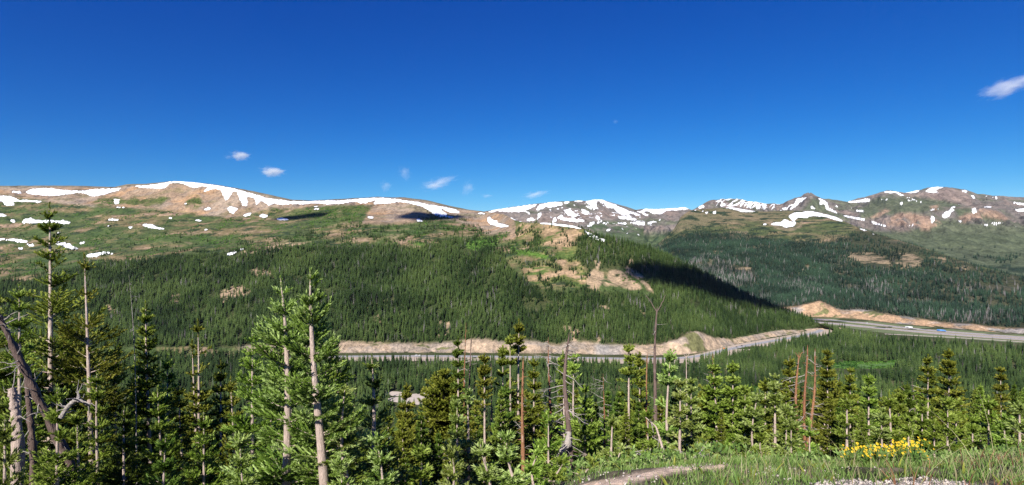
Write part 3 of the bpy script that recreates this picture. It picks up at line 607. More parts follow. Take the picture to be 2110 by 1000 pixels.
wx, wy = wig(x, y, px, py, 38, 2.2, 5); sd = sdf(wx, wy, SNOW_F, 6)
nn = ridged(x - 0.8 * y, y * 0.3, 75, 4, 95); sp = sdf(wx, wy, PATCHY_F, 6)
sd = np.maximum(sd, np.minimum(sp, (nn - 0.56) * 14)); sd[(SF['T'].ravel() > 7.5)] = -6
snow_sheet(SF, sd, 2.5)
print('terrain', time.time() - T0)

# ------------------------------------------------------------------ ground sheet: from behind the camera down to the valley floor and out to the horizon
def ground():
    u = np.concatenate([-np.geomspace(9000, 14, 70), np.arange(-13.8, 13.9, 0.14), np.geomspace(14, 9000, 70)])
    v = np.concatenate([-np.geomspace(3000, 8, 25), np.arange(-7.8, 3, 0.3), np.arange(3, 16, 0.07), np.geomspace(16, 9000, 330)])
    X, Y = np.meshgrid(u, v); Z = gz(X, Y)
    n1 = fbm(X, Y, 1.1, 5, 0.6, 4).ravel(); n2 = fbm(X, Y, 3.5, 4, 0.55, 14).ravel(); x = X.ravel(); y = Y.ravel(); z = Z.ravel()
    Z = Z + np.where(Y > 3000, -40, 0)
    px = x / np.maximum(y, 1) * F + 1055; py = 500 - z / np.maximum(y, 1) * F
    c = np.tile(np.array((0.075, 0.08, 0.035)), (len(x), 1))
    c = mixc(c, (0.17, 0.125, 0.08), sstep(-0.1, 0.4, n2)); near = sstep(14, 10, y)
    c = mixc(c, (0.22, 0.18, 0.13), near * sstep(-0.35, 0.25, n1))
    dirt = sdf(px + n1 * 14, py + n2 * 5, [[(1170,1015),(1205,997),(1300,977),(1400,963),(1500,958),(1508,965),(1400,974),(1325,987),(1260,1012)]], 20) 
    c = mixc(c, (0.85, 0.64, 0.48), sstep(-4, 4, dirt) * near)
    grav = -7 + sdf(px + n1 * 50, py + n1 * 16, [[(1620,1000),(1680,988),(1800,985),(1870,978),(1960,985),(2060,998),(2120,1010),(2300,1100),(1500,1100)]], 20)
    c = mixc(c, (0.42, 0.36, 0.31), sstep(-6, 4, grav) * near)
    far = sstep(420, 520, y)
    vg = mixc(np.tile(np.array((0.07, 0.085, 0.035)), (len(x), 1)), (0.15, 0.14, 0.07), sstep(0, 0.5, fbm(x, y, 60, 4, 0.5, 44)))
    c = c * (1 - far[:, None]) + vg * far[:, None]
    me = mesh_from('ground', np.stack([x, y, Z.ravel()], 1), [grid_faces(*X.shape)], M_near, cols={'paint': c}, smooth=True)
    tag(obj('ground', me), None, None, None, 'structure')
    return c
ground()

# valley floor patches and roads, flat ribbons stepped above the floor
def region_px(name, poly, z, mat, col=None, n=3):
    """A flat area on the valley floor outlined by points seen in the photograph."""
    P = []
    for i in range(len(poly)):
        a = np.array(poly[i], float); b_ = np.array(poly[(i + 1) % len(poly)], float)
        for k in range(n): P.append(a + (b_ - a) * k / n)
    V = []
    for q in P:
        Y = -z * F / (q[1] - 500); V.append(((q[0] - 1055) / F * Y, Y, z))
    V = np.array(V); me = bpy.data.meshes.new(name)
    me.from_pydata([tuple(p) for p in V], [], [tuple(range(len(V)))]); 
    if mat: me.materials.append(mat)
    o = obj(name, me); tag(o, None, None, None, 'structure'); return o
def ribbon(name, pts, wid, z, mat, off=0.0, sub=10, dash=None):
    P = []
    for px_, py_ in pts:
        Y = 200.0 * F / (py_ - 500); P.append(((px_ - 1055) / F * Y, Y))
    P = np.array(P); t = np.arange(len(P)); tt = np.linspace(0, len(P) - 1, (len(P) - 1) * sub + 1)
    Q = np.stack([np.interp(tt, t, P[:, 0]), np.interp(tt, t, P[:, 1])], 1)
    k = np.hanning(sub * 2 + 1); k /= k.sum()
    Qp = np.concatenate([np.repeat(Q[:1], sub, 0), Q, np.repeat(Q[-1:], sub, 0)]); Q = np.stack([np.convolve(Qp[:, 0], k, 'valid'), np.convolve(Qp[:, 1], k, 'valid')], 1)
    d = np.gradient(Q, axis=0); d /= np.linalg.norm(d, axis=1)[:, None] + 1e-9; nrm = np.stack([-d[:, 1], d[:, 0]], 1)
    A = Q + nrm * (off + wid / 2); B = Q + nrm * (off - wid / 2)
    V = np.concatenate([np.c_[A, np.full(len(Q), z)], np.c_[B, np.full(len(Q), z)]]); n_ = len(Q)
    i = np.arange(n_ - 1)
    if dash: i = i[(i % dash) == 0]
    Fc = np.stack([i, i + n_, i + n_ + 1, i + 1], 1)
    o = obj(name, mesh_from(name, V, [Fc], mat)); tag(o, None, None, None, 'structure'); return Q
ZV = -200.0
M_meadow = flat_mat('valley_meadow', (0.085, 0.17, 0.035), 0.9, 0.35, 0.06)
M_median = flat_mat('median_grass', (0.14, 0.17, 0.07), 0.9, 0.3, 0.08)
M_lot = flat_mat('gravel_lot', (0.52, 0.44, 0.37), 0.95, 0.12, 0.1)
rd = [(590,738),(640,736.5),(700,735),(860,734),(1000,735),(1150,737),(1300,740),(1400,739),(1440,735),(1480,725),(1530,714),(1580,705),(1640,695),(1682,686),(1694,680),(1684,674),(1660,669)]
shoulder = [(a, b_ + 4.5 if a < 1500 else b_ + 1) for a, b_ in rd]
ribbon('road_shoulder', shoulder, 46, ZV + 0.25, M_gravel_road)
ribbon('road', rd, 13, ZV + 0.40, M_asphalt)
ribbon('road_line', rd, 0.35, ZV + 0.44, M_paint, 5.6); ribbon('road_line', rd, 0.35, ZV + 0.44, M_paint, -5.6)
hwA = [(1640,656.5),(1700,659),(1760,664),(1800,668.5),(1866,676.5),(1940,683.5),(2030,690),(2110,696),(2320,712)]
hwB = [(1650,662.5),(1700,665.5),(1740,669.5),(1800,675.5),(1866,681.5),(1940,688.5),(2030,694.5),(2110,700),(2320,718)]
hwC = [(1810,688),(1900,692.5),(1970,696),(2050,701),(2110,705),(2320,724)]
region_px('gravel_verge', [(1635,653),(1700,655),(1760,658.5),(1850,668.5),(1950,678),(2110,690.5),(2330,708),(2330,728),(2110,708),(2000,700),(1900,694),(1800,684),(1740,675),(1690,668),(1650,664)], ZV + 0.20, M_median)
ribbon('highway_shoulder', hwA, 32, ZV + 0.27, M_gravel_road); ribbon('highway_shoulder', hwB, 34, ZV + 0.31, M_gravel_road)
ribbon('highway', hwA, 15, ZV + 0.42, M_asphalt); ribbon('highway', hwB, 15, ZV + 0.42, M_asphalt)
ribbon('frontage_road', hwC, 9, ZV + 0.33, M_lot)
for h in (hwA, hwB):
    ribbon('highway_line', h, 0.4, ZV + 0.46, M_paint, 6.6); ribbon('highway_line', h, 0.4, ZV + 0.46, M_paint, -6.6); ribbon('highway_line', h, 0.4, ZV + 0.46, M_paint, 0, 24, 2)
MEADOW = [(1715,752),(1735,747),(1780,748),(1820,747),(1850,743),(1868,743),(1862,752),(1830,757),(1790,760),(1740,760),(1716,758)]
MEADOW2 = [(1540,800),(1560,796),(1585,800),(1570,810),(1545,808)]
LOT = [(795,806),(820,807),(850,812),(885,809),(905,815),(890,832),(850,835),(800,826)]
region_px('valley_meadow', MEADOW, ZV + 0.2, M_meadow); region_px('valley_meadow', MEADOW2, ZV + 0.22, M_meadow)
region_px('gravel_lot', LOT, ZV + 0.2, M_lot)
print('ground', time.time() - T0)

# ------------------------------------------------------------------ far spruces: prototypes
def proto_spruce(seed, dead=False, tiers=13, blades=7, droop=0.35, wid=0.17):
    rs = np.random.RandomState(seed); V = []; Fc = []; tone = []
    def tri(a, b_, c_, t):
        i = len(V); V.extend([a, b_, c_]); Fc.append((i, i + 1, i + 2)); tone.extend(t)
    for k in range(tiers):
        t = k / (tiers - 1); h = 0.07 + 0.90 * t ** 0.95; rr = wid * (1 - t) ** 0.75 * rs.uniform(0.8, 1.15) + 0.012
        if t < 0.12: rr *= 0.75
        o = rs.uniform(0, 6.28)
        nb = blades if not dead else 4
        for j in range(nb):
            a = o + 6.283 * j / nb + rs.uniform(-0.25, 0.25); r_ = rr * rs.uniform(0.65, 1.2); dz = -droop * r_ * rs.uniform(0.6, 1.5)
            ca, sa = math.cos(a), math.sin(a); hw = (0.52 if not dead else 0.06) * r_ + 0.004
            top = (0.0, 0.0, h + 0.045 * (1 - t) + 0.02)
            l_ = (ca * r_ * 0.45 - sa * hw, sa * r_ * 0.45 + ca * hw, h + dz * 0.55 - 0.012); r2 = (ca * r_ * 0.45 + sa * hw, sa * r_ * 0.45 - ca * hw, h + dz * 0.55 - 0.012)
            tip = (ca * r_, sa * r_, h + dz)
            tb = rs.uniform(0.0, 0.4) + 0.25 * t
            tri(top, l_, tip, (tb * 0.5, tb, tb + 0.4)); tri(top, tip, r2, (tb * 0.5, tb + 0.4, tb))
    tri((-0.006, 0, 0.9), (0.006, 0, 0.9), (0, 0, 1.0), (0.6, 0.6, 0.9)); tri((0, -0.006, 0.9), (0, 0.006, 0.9), (0, 0, 1.0), (0.6, 0.6, 0.9))
    me = bpy.data.meshes.new('spruce_far'); me.from_pydata(V, [], Fc); at = me.attributes.new('tone', 'FLOAT', 'POINT'); at.data.foreach_set('value', np.clip(np.array(tone, np.float32), 0, 1))
    return me
def proto_shrub(seed):
    rs = np.random.RandomState(seed); V = []; Fc = []; tone = []
    for k in range(70):
        d = rs.normal(size=3); d /= np.linalg.norm(d); d[2] = abs(d[2]); p = d * np.array([0.5, 0.5, 0.75]) * rs.uniform(0.7, 1.05)
        a = rs.normal(size=3); a /= np.linalg.norm(a); b_ = np.cross(a, d); s = rs.uniform(0.12, 0.22); i = len(V)
        V.extend([tuple(p + a * s), tuple(p - a * s * 0.5 + b_ * s), tuple(p - a * s * 0.5 - b_ * s)]); Fc.append((i, i + 1, i + 2)); t = rs.uniform(0.2, 0.9); tone.extend([t] * 3)
    me = bpy.data.meshes.new('shrub_far'); me.from_pydata(V, [], Fc); at = me.attributes.new('tone', 'FLOAT', 'POINT'); at.data.foreach_set('value', np.array(tone, np.float32))
    return me
def protos(kind, mat, n_):
    L = []
    for i in range(n_):
        me = {'live': lambda: proto_spruce(100 + i, wid=(0.15, 0.12, 0.18, 0.14, 0.20)[i % 5], tiers=(12, 13, 11, 14, 12)[i % 5]), 'dead': lambda: proto_spruce(300 + i, dead=True, wid=0.09), 'shrub': lambda: proto_shrub(400 + i)}[kind]()
        me.materials.append(mat); o = bpy.data.objects.new(me.name, me); L.append(o)
    return L
def scatter_group(name, objs):
    g = bpy.data.node_groups.new(name, 'GeometryNodeTree')
    g.interface.new_socket('Geometry', in_out='INPUT', socket_type='NodeSocketGeometry'); g.interface.new_socket('Geometry', in_out='OUTPUT', socket_type='NodeSocketGeometry')
    gi = g.nodes.new('NodeGroupInput'); go = g.nodes.new('NodeGroupOutput')
    jn = g.nodes.new('GeometryNodeJoinGeometry')
    for o in reversed(objs):
        oi = g.nodes.new('GeometryNodeObjectInfo'); oi.inputs['Object'].default_value = o; oi.inputs['As Instance'].default_value = False
        gt = g.nodes.new('GeometryNodeGeometryToInstance'); g.links.new(oi.outputs['Geometry'], gt.inputs[0]); g.links.new(gt.outputs[0], jn.inputs[0])
    ip_ = g.nodes.new('GeometryNodeInstanceOnPoints'); ip_.inputs['Pick Instance'].default_value = True
    def na(nm, ty):
        q = g.nodes.new('GeometryNodeInputNamedAttribute'); q.data_type = ty; q.inputs['Name'].default_value = nm; return q.outputs['Attribute']
    g.links.new(gi.outputs[0], ip_.inputs['Points']); g.links.new(jn.outputs[0], ip_.inputs['Instance'])
    g.links.new(na('idx', 'INT'), ip_.inputs['Instance Index']); g.links.new(na('rot', 'FLOAT_VECTOR'), ip_.inputs['Rotation']); g.links.new(na('scl', 'FLOAT_VECTOR'), ip_.inputs['Scale'])
    g.links.new(ip_.outputs[0], go.inputs[0]); return g
def scatter(name, P, H, W, grp, nproto, seed, label=None, kind='stuff'):
    rs = np.random.RandomState(seed); n_ = len(P)
    me = bpy.data.meshes.new(name); me.vertices.add(n_); me.vertices.foreach_set('co', np.asarray(P, np.float32).ravel())
    a = me.attributes.new('idx', 'INT', 'POINT'); a.data.foreach_set('value', rs.randint(0, nproto, n_).astype(np.int32))
    rot = np.zeros((n_, 3), np.float32); rot[:, 2] = rs.uniform(0, 6.28, n_); rot[:, 0] = rs.normal(0, 0.02, n_); rot[:, 1] = rs.normal(0, 0.02, n_)
    a = me.attributes.new('rot', 'FLOAT_VECTOR', 'POINT'); a.data.foreach_set('vector', rot.ravel())
    s = np.stack([W, W, H], 1).astype(np.float32); a = me.attributes.new('scl', 'FLOAT_VECTOR', 'POINT'); a.data.foreach_set('vector', s.ravel())
    a = me.attributes.new('tint', 'FLOAT', 'POINT'); a.data.foreach_set('value', np.clip(rs.normal(0.5, 0.22, n_) + fbm(P[:, 0], P[:, 1], 130, 4, 0.6, 99) * 0.9, 0, 1).astype(np.float32))
    o = obj(name, me); md = o.modifiers.new('scatter', 'NODES'); md.node_group = grp
    tag(o, label, None, None, kind); return o
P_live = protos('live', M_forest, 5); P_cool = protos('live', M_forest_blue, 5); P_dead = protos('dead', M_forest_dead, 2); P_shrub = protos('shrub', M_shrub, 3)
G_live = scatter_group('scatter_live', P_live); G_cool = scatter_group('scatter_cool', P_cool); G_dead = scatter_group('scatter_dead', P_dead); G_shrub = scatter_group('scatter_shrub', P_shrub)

def sample(S, density, rs, Tlo, Thi):
    """random points on sheet S, area-weighted, `density` points per m2 before masking"""
    X, Y, Z, T = S['X'], S['Y'], S['Z'], S['T']
    A = np.abs((X[1:, 1:] - X[1:, :-1]) * (Y[1:, :-1] - Y[:-1, :-1])) * ((T[:-1, :-1] >= Tlo) & (T[:-1, :-1] < Thi))
    tot = A.sum(); n_ = int(tot * density); cs = np.cumsum(A.ravel()) / tot
    i = np.searchsorted(cs, rs.uniform(0, 1, n_)); r_, c_ = np.unravel_index(np.minimum(i, A.size - 1), A.shape); u = rs.uniform(0, 1, n_); v = rs.uniform(0, 1, n_)
    def b(M): return (M[r_, c_] * (1 - u) + M[r_, c_ + 1] * u) * (1 - v) + (M[r_ + 1, c_] * (1 - u) + M[r_ + 1, c_ + 1] * u) * v
    return b(X), b(Y), b(Z), b(T)

rs = np.random.RandomState(5)
# wooded hill
x, y, z, T = sample(SB, 1 / 19., rs, 0.0, 7.25)
px = x / y * F + 1055; py = 500 - z / y * F; wx, wy = wig(x, y, px, py, 50, 6, 6)
f = sdf(wx, wy, FORB, 20); hole = sdf(wx, wy, ORB, 20); br = sdf(wx, wy, BRIGHTB, 20)
clump = fbm(x, y, 38, 4, 0.6, 15); clump2 = fbm(x, y, 14, 3, 0.6, 16)
SCAT = [[(560,500),(640,470),(700,445),(760,470),(850,462),(860,445),(900,440),(960,455),(985,470),(1060,500),(1060,540),(1000,500),(900,505),(700,510)], [(880,440),(940,455),(950,475),(870,470)]]
KN = [[(1060,462),(1180,464),(1240,490),(1215,560),(1190,600),(1080,590),(1050,540)]]
p = sstep(-3, 4, f) * (0.95 - 0.3 * sstep(0.1, 0.5, clump2)) * np.maximum(sstep(2, -2, hole), 0.18 + 0.4 * sstep(0.1, 0.3, clump2)) * (1 - 0.9 * sstep(0, 4, br))
p = np.maximum(p, sstep(-6, 6, sdf(wx, wy, SCAT, 20)) * sstep(0.02, 0.22, clump) * 0.5)
p = np.maximum(p, sstep(-4, 4, sdf(wx, wy, KN, 20)) * sstep(0.06, 0.18, clump) * 0.85)
p = np.maximum(p, (py > 480) * (px < 600) * sstep(0.3, 0.42, clump) * 0.3)
p = np.maximum(p, (np.abs(f) < 14) * (f < 0) * sstep(0.1, 0.3, clump) * 0.5 * sstep(2, -2, hole))
# clearings inside the wood
gap = fbm(x, y, 90, 3, 0.6, 17); p *= 1 - 0.8 * sstep(0.36, 0.5, gap)
k = rs.uniform(0, 1, len(x)) < p
k &= (T > 2.05) | (px < 500 + 40 * fbm(x, y, 60, 3, 0.5, 2))
x, y, z, f, px, py = x[k], y[k], z[k], f[k], px[k], py[k]
H = (14.0 + 4.2 * rs.normal(size=len(x))).clip(5, 26) * (0.75 + 0.25 * sstep(-2, 12, f)); H *= np.interp(y, [1000, 1500, 2000], [1.0, 0.95, 0.75])
dead = rs.uniform(0, 1, len(x)) < (0.02 + 0.2 * sstep(0.35, 0.6, fbm(x, y, 60, 2, 0.5, 18)))
P = np.stack([x, y, z - 0.4], 1)
scatter('spruce_forest', P[~dead], H[~dead], H[~dead] * rs.uniform(0.75, 1.45, (~dead).sum()), G_live, 5, 1)
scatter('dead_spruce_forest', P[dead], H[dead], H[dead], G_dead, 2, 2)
print('forest B', len(P), time.time() - T0)
# right mountain
x, y, z, T = sample(SD, 1 / 26., rs, 2.0, 6.2)
px = x / y * F + 1055; py = 500 - z / y * F; wx, wy = wig(x, y, px, py, 60, 6, 6)
FORD = [[(1180,545),(1345,515),(1370,500),(1400,483),(1450,478),(1520,478),(1580,488),(1650,498),(1700,496),(1740,485),(1775,468),(1850,492),(2000,540),(2110,568),(2420,618),(2420,712),(2110,681),(1950,667),(1850,654),(1790,644),(1740,643),(1715,634),(1690,621),(1660,630),(1640,634),(1180,640)]]
TD = [[(1850,524),(1880,520),(1908,532),(1900,548),(1855,548)],[(1920,528),(1945,530),(1958,542),(1930,544)],[(1740,522),(1800,518),(1842,538),(1830,560),(1780,548),(1750,537)],[(1500,548),(1515,541),(1554,550),(1547,564),(1505,558)],[(1650,543),(1674,543),(1672,560),(1655,557)],[(1455,516),(1492,514),(1494,524),(1458,526)],[(1970,550),(2000,550),(1995,558)],[(1745,500),(1790,492),(1800,505),(1760,512)]]
f = sdf(wx, wy, FORD, 20); hole = sdf(wx, wy, TD, 20) - 3.0; clump = fbm(x, y, 60, 4, 0.6, 25); gap = fbm(x, y, 90, 4, 0.6, 27)
p = sstep(-3, 5, f) * 0.9 * sstep(2, -2, hole) * (1 - 0.8 * sstep(0.3, 0.45, gap))
p *= 1 - 0.55 * (sstep(0.1, 0.35, fbm(x, y, 35, 3, 0.6, 29)) * sstep(560, 530, py))
p = np.maximum(p, (py > 447) * sstep(0.1, 0.25, clump) * 0.55 * (f < 4) * sstep(-18, -8, f))
k = (rs.uniform(0, 1, len(x)) < p) & (T > 2.05)
x, y, z, f, px, py = x[k], y[k], z[k], f[k], px[k], py[k]
H = (16 + 3.5 * rs.normal(size=len(x))).clip(6, 25) * (0.6 + 0.4 * sstep(-2, 20, f)) * np.interp(y, [1500, 2800], [1.0, 0.9])
deadp = 0.03 + 0.4 * sstep(-8, 8, sdf(px, py, [[(1400,545),(1460,530),(1540,545),(1560,580),(1500,600),(1420,590)]], 20)) + 0.26 * sstep(0.0, 0.4, fbm(x, y, 150, 3, 0.5, 28)) * sstep(560, 590, py)
dead = rs.uniform(0, 1, len(x)) < deadp
P = np.stack([x, y, z - 0.4], 1)
scatter('spruce_forest', P[~dead], H[~dead], H[~dead] * rs.uniform(0.85, 1.3, (~dead).sum()), G_cool, 5, 3)
scatter('dead_spruce_forest', P[dead], H[dead], H[dead] * 1.2, G_dead, 2, 4)
print('forest D', len(P), time.time() - T0)
# far range, dark stands low on the slopes
x, y, z, T = sample(SF, 1 / 500., rs, 0.6, 2.6); px = x / y * F + 1055; py = 500 - z / y * F
k = (px > 1800) & (rs.uniform(0, 1, len(x)) < sstep(0.0, 0.2, fbm(x, y, 160, 4, 0.6, 35)) * sstep(505, 540, py)); x, y, z = x[k], y[k], z[k]; H = rs.uniform(16, 26, len(x))
x2, y2, z2, T2 = sample(SE, 1 / 900., rs, 0.2, 2.2); k = rs.uniform(0, 1, len(x2)) < sstep(0.0, 0.2, fbm(x2, y2, 160, 4, 0.6, 36)) * sstep(0, 1, 2.2 - T2); x = np.r_[x, x2[k]]; y = np.r_[y, y2[k]]; z = np.r_[z, z2[k]]; H = rs.uniform(15, 24, len(x))
scatter('distant_forest', np.stack([x, y, z], 1), H, H * 1.7, G_cool, 5, 5)
# valley floor
n_ = 60000; a = rs.uniform(-0.95, 1.02, n_); Yr = np.sqrt(rs.uniform(430 ** 2, 1560 ** 2, n_)); x = a * Yr; y = Yr
px = x / y * F + 1055; py = 500 + 200 * F / y
ex = {k: v for k, v in cutpy.items()}
lim = np.interp(px, sorted(cutpy), [cutpy[k] for k in sorted(cutpy)])     # valley wood ends before the road
wx, wy = wig(x, y, px, py, 20, 5, 8)
ok = np.where(px < 1700, wy > lim + np.interp(px, [0, 500, 600, 1350, 1440, 1500, 1700], [-6, -4, 19, 22, 21, 15, 12]), True)
ok &= ~((px >= 1500) & (px < 1800) & (wy < np.interp(px, [1500, 1650, 1700, 1720, 1800], [740, 698, 697, 684, 694])))
ok &= ~((px >= 1800) & (wy < np.interp(px, [1800, 1900, 2000, 2110, 2400], [698, 706, 713, 721, 743])))
hol = sdf(wx, wy, [[(q[0] + (0), q[1] + (14 if q[1] > 752 else -1)) for q in MEADOW], [(q[0], q[1] + (10 if q[1] > 801 else 0)) for q in MEADOW2], [(q[0], q[1] + (10 if q[1] > 815 else 0)) for q in LOT]], 20)
ok &= hol < 1.0
ok &= rs.uniform(0, 1, n_) < 0.95 - 0.5 * sstep(0.3, 0.5, fbm(x, y, 40, 3, 0.6, 45))
x, y = x[ok], y[ok]; z = gz(x, y); H = (14.5 + 3 * rs.normal(size=len(x))).clip(6, 22)
px = x / y * F + 1055; thin = (rs.uniform(0, 1, len(x)) < 0.03)
scatter('valley_spruce_forest', np.stack([x, y, z - 0.3], 1)[~thin], H[~thin], H[~thin] * rs.uniform(0.85, 1.25, (~thin).sum()), G_live, 5, 6)
scatter('dead_spruce_forest', np.stack([x, y, z - 0.3], 1)[thin], H[thin], H[thin], G_dead, 2, 7)
# near slope wood below the hero trees, beyond the individually built ones
n_ = 9000; Yr = np.sqrt(rs.uniform(62 ** 2, 450 ** 2, n_)); x = rs.uniform(-0.98, 1.0, n_) * Yr; y = Yr; z = gz(x, y)
H = (9.5 + 2 * rs.normal(size=n_)).clip(4, 15) * np.interp(y, [60, 300], [0.8, 1.1])
NEAR_STUFF = (x, y, z, H)
k = (y > 120)
scatter('slope_spruce_forest', np.stack([x, y, z - 0.3], 1)[k], H[k], H[k] * rs.uniform(0.9, 1.3, k.sum()), G_live, 5, 8)
# willow and alder thickets on the meadows
x, y, z, T = sample(SB, 1 / 30., rs, 4.0, 6.4); px = x / y * F + 1055; py = 500 - z / y * F; wx, wy = wig(x, y, px, py, 50, 6, 6)
p = sstep(0.12, 0.3, fbm(x, y * 0.35, 50, 4, 0.6, 55)) * (sdf(wx, wy, TANB, 20) < 0) * 0.55; p = np.maximum(p, sstep(-3, 5, sdf(wx, wy, BRIGHTB, 20)) * 0.9)
p = np.maximum(p, sstep(0, 8, sdf(wx, wy, GREENB, 20)) * 0.5)
p = p * (sdf(wx, wy, SNOW_B, 6) < -1)
k = rs.uniform(0, 1, len(x)) < p; x, y, z = x[k], y[k], z[k]; H = rs.uniform(1.6, 3.6, len(x))
for mp_, k_ in ((MEADOW, 260), (MEADOW2, 60)):
    qx = rs.uniform(min(q[0] for q in mp_), max(q[0] for q in mp_), k_ * 3); qy = rs.uniform(min(q[1] for q in mp_), max(q[1] for q in mp_), k_ * 3); qq = YV(qy); wqx = (qx - 1055) / F * qq
    kk = (np.abs(sdf(qx, qy, [mp_], 8) - 0.5) < 1.6) | ((sdf(qx, qy, [mp_], 8) > 0) & (fbm(wqx, qq, 40, 3, 0.6, 3) > 0.12)); x = np.r_[x, wqx[kk]]; y = np.r_[y, qq[kk]]; z = np.r_[z, np.full(kk.sum(), ZV)]; H = np.r_[H, rs.uniform(1.0, 3.5, kk.sum())]
scatter('willow_thicket', np.stack([x, y, z - 0.3], 1), H, H * 1.7, G_shrub, 3, 9)
print('forests', len(x), time.time() - T0)
#@@NEAR

# ------------------------------------------------------------------ near trees, one by one
class Acc:
    def __init__(s): s.V = []; s.F = {3: [], 4: []}; s.A = []; s.n = 0
    def add(s, V, Fc, tone=None):
        V = np.asarray(V, float); s.V.append(V); Fc = np.asarray(Fc); s.F[Fc.shape[1]].append(Fc + s.n); s.n += len(V)
        s.A.append(np.full(len(V), 0.5) if tone is None else tone)
    def mesh(s, name, mat, smooth=False):
        V = np.concatenate(s.V); A = np.concatenate(s.A)
        return mesh_from(name, V, [np.concatenate(f) for f in s.F.values() if f], mat, attrs={'tone': A}, smooth=smooth)

def tube(acc, P, Rr, n_=6, rs=None, rough=0.0, cap=True):
    P = np.asarray(P, float); Rr = np.asarray(Rr, float); T = np.gradient(P, axis=0); T /= np.linalg.norm(T, axis=1)[:, None] + 1e-9
    ref = np.array([1.0, 0.13, 0.07]) if abs(T[0][2]) > 0.6 else np.array([0.05, 0.1, 1.0])
    U = np.cross(T, ref); U /= np.linalg.norm(U, axis=1)[:, None] + 1e-9; W_ = np.cross(T, U)
    a = np.arange(n_) / n_ * 2 * np.pi; rad = Rr[:, None] * np.ones((1, n_))
    if rs is not None and rough: rad = rad * (1 + rs.normal(0, rough, rad.shape))
    V = P[:, None, :] + (U[:, None, :] * np.cos(a)[None, :, None] + W_[:, None, :] * np.sin(a)[None, :, None]) * rad[:, :, None]
    m_ = len(P); i = np.arange(m_ - 1)[:, None] * n_; j = np.arange(n_)[None, :]; j2 = (j + 1) % n_
    acc.add(V.reshape(-1, 3), np.stack([i + j, i + j2, i + n_ + j2, i + n_ + j], -1).reshape(-1, 4))

def needles(acc, P, D, L, Wd, rs, blades=6, tone=None, spread=0.50):
    """brush-like shoots: at each P along D a star of narrow needle sprays"""
    n_ = len(P)
    if n_ == 0: return
    D = D / (np.linalg.norm(D, axis=1)[:, None] + 1e-9)
    ref = np.where(np.abs(D[:, 2:3]) > 0.8, np.array([[1.0, 0, 0]]), np.array([[0, 0, 1.0]]))
    U = np.cross(D, ref); U /= np.linalg.norm(U, axis=1)[:, None]; W_ = np.cross(D, U)
    k = np.arange(blades)[None, :]; roll = rs.uniform(0, 6.28, (n_, 1)) + k * 2 * np.pi / blades + rs.normal(0, 0.3, (n_, blades))
    s = rs.uniform(-0.5, 0.5, (n_, blades)) ; sp = spread * rs.uniform(0.5, 1.3, (n_, blades)); sp[:, 0] *= 0.2
    rad = U[:, None] * np.cos(roll)[..., None] + W_[:, None] * np.sin(roll)[..., None]
    ax = D[:, None] * np.cos(sp)[..., None] + rad * np.sin(sp)[..., None]
    side = np.cross(ax, rad); side /= np.linalg.norm(side, axis=2)[..., None] + 1e-9
    Lb = (L[:, None] * rs.uniform(0.7, 1.2, (n_, blades)))[..., None]; Wb = (Wd[:, None] * rs.uniform(0.8, 1.3, (n_, blades)))[..., None]
    base = P[:, None] + D[:, None] * (s * L[:, None] * 0.55)[..., None]
    v0 = base; v1 = base + ax * Lb * 0.45 + side * Wb; v2 = base + ax * Lb; v3 = base + ax * Lb * 0.45 - side * Wb
    V = np.stack([v0, v1, v2, v3], 2).reshape(-1, 3); q = n_ * blades; i = np.arange(q) * 4
    tn = (tone[:, None] if tone is not None else np.full((n_, 1), 0.5)) + rs.normal(0, 0.10, (n_, blades)); tn = np.repeat(tn.reshape(-1), 4) + np.tile([-0.15, 0, 0.14, 0], q)
    acc.add(V, np.stack([i, i + 1, i + 2, i + 3], 1), np.clip(tn, 0, 1))

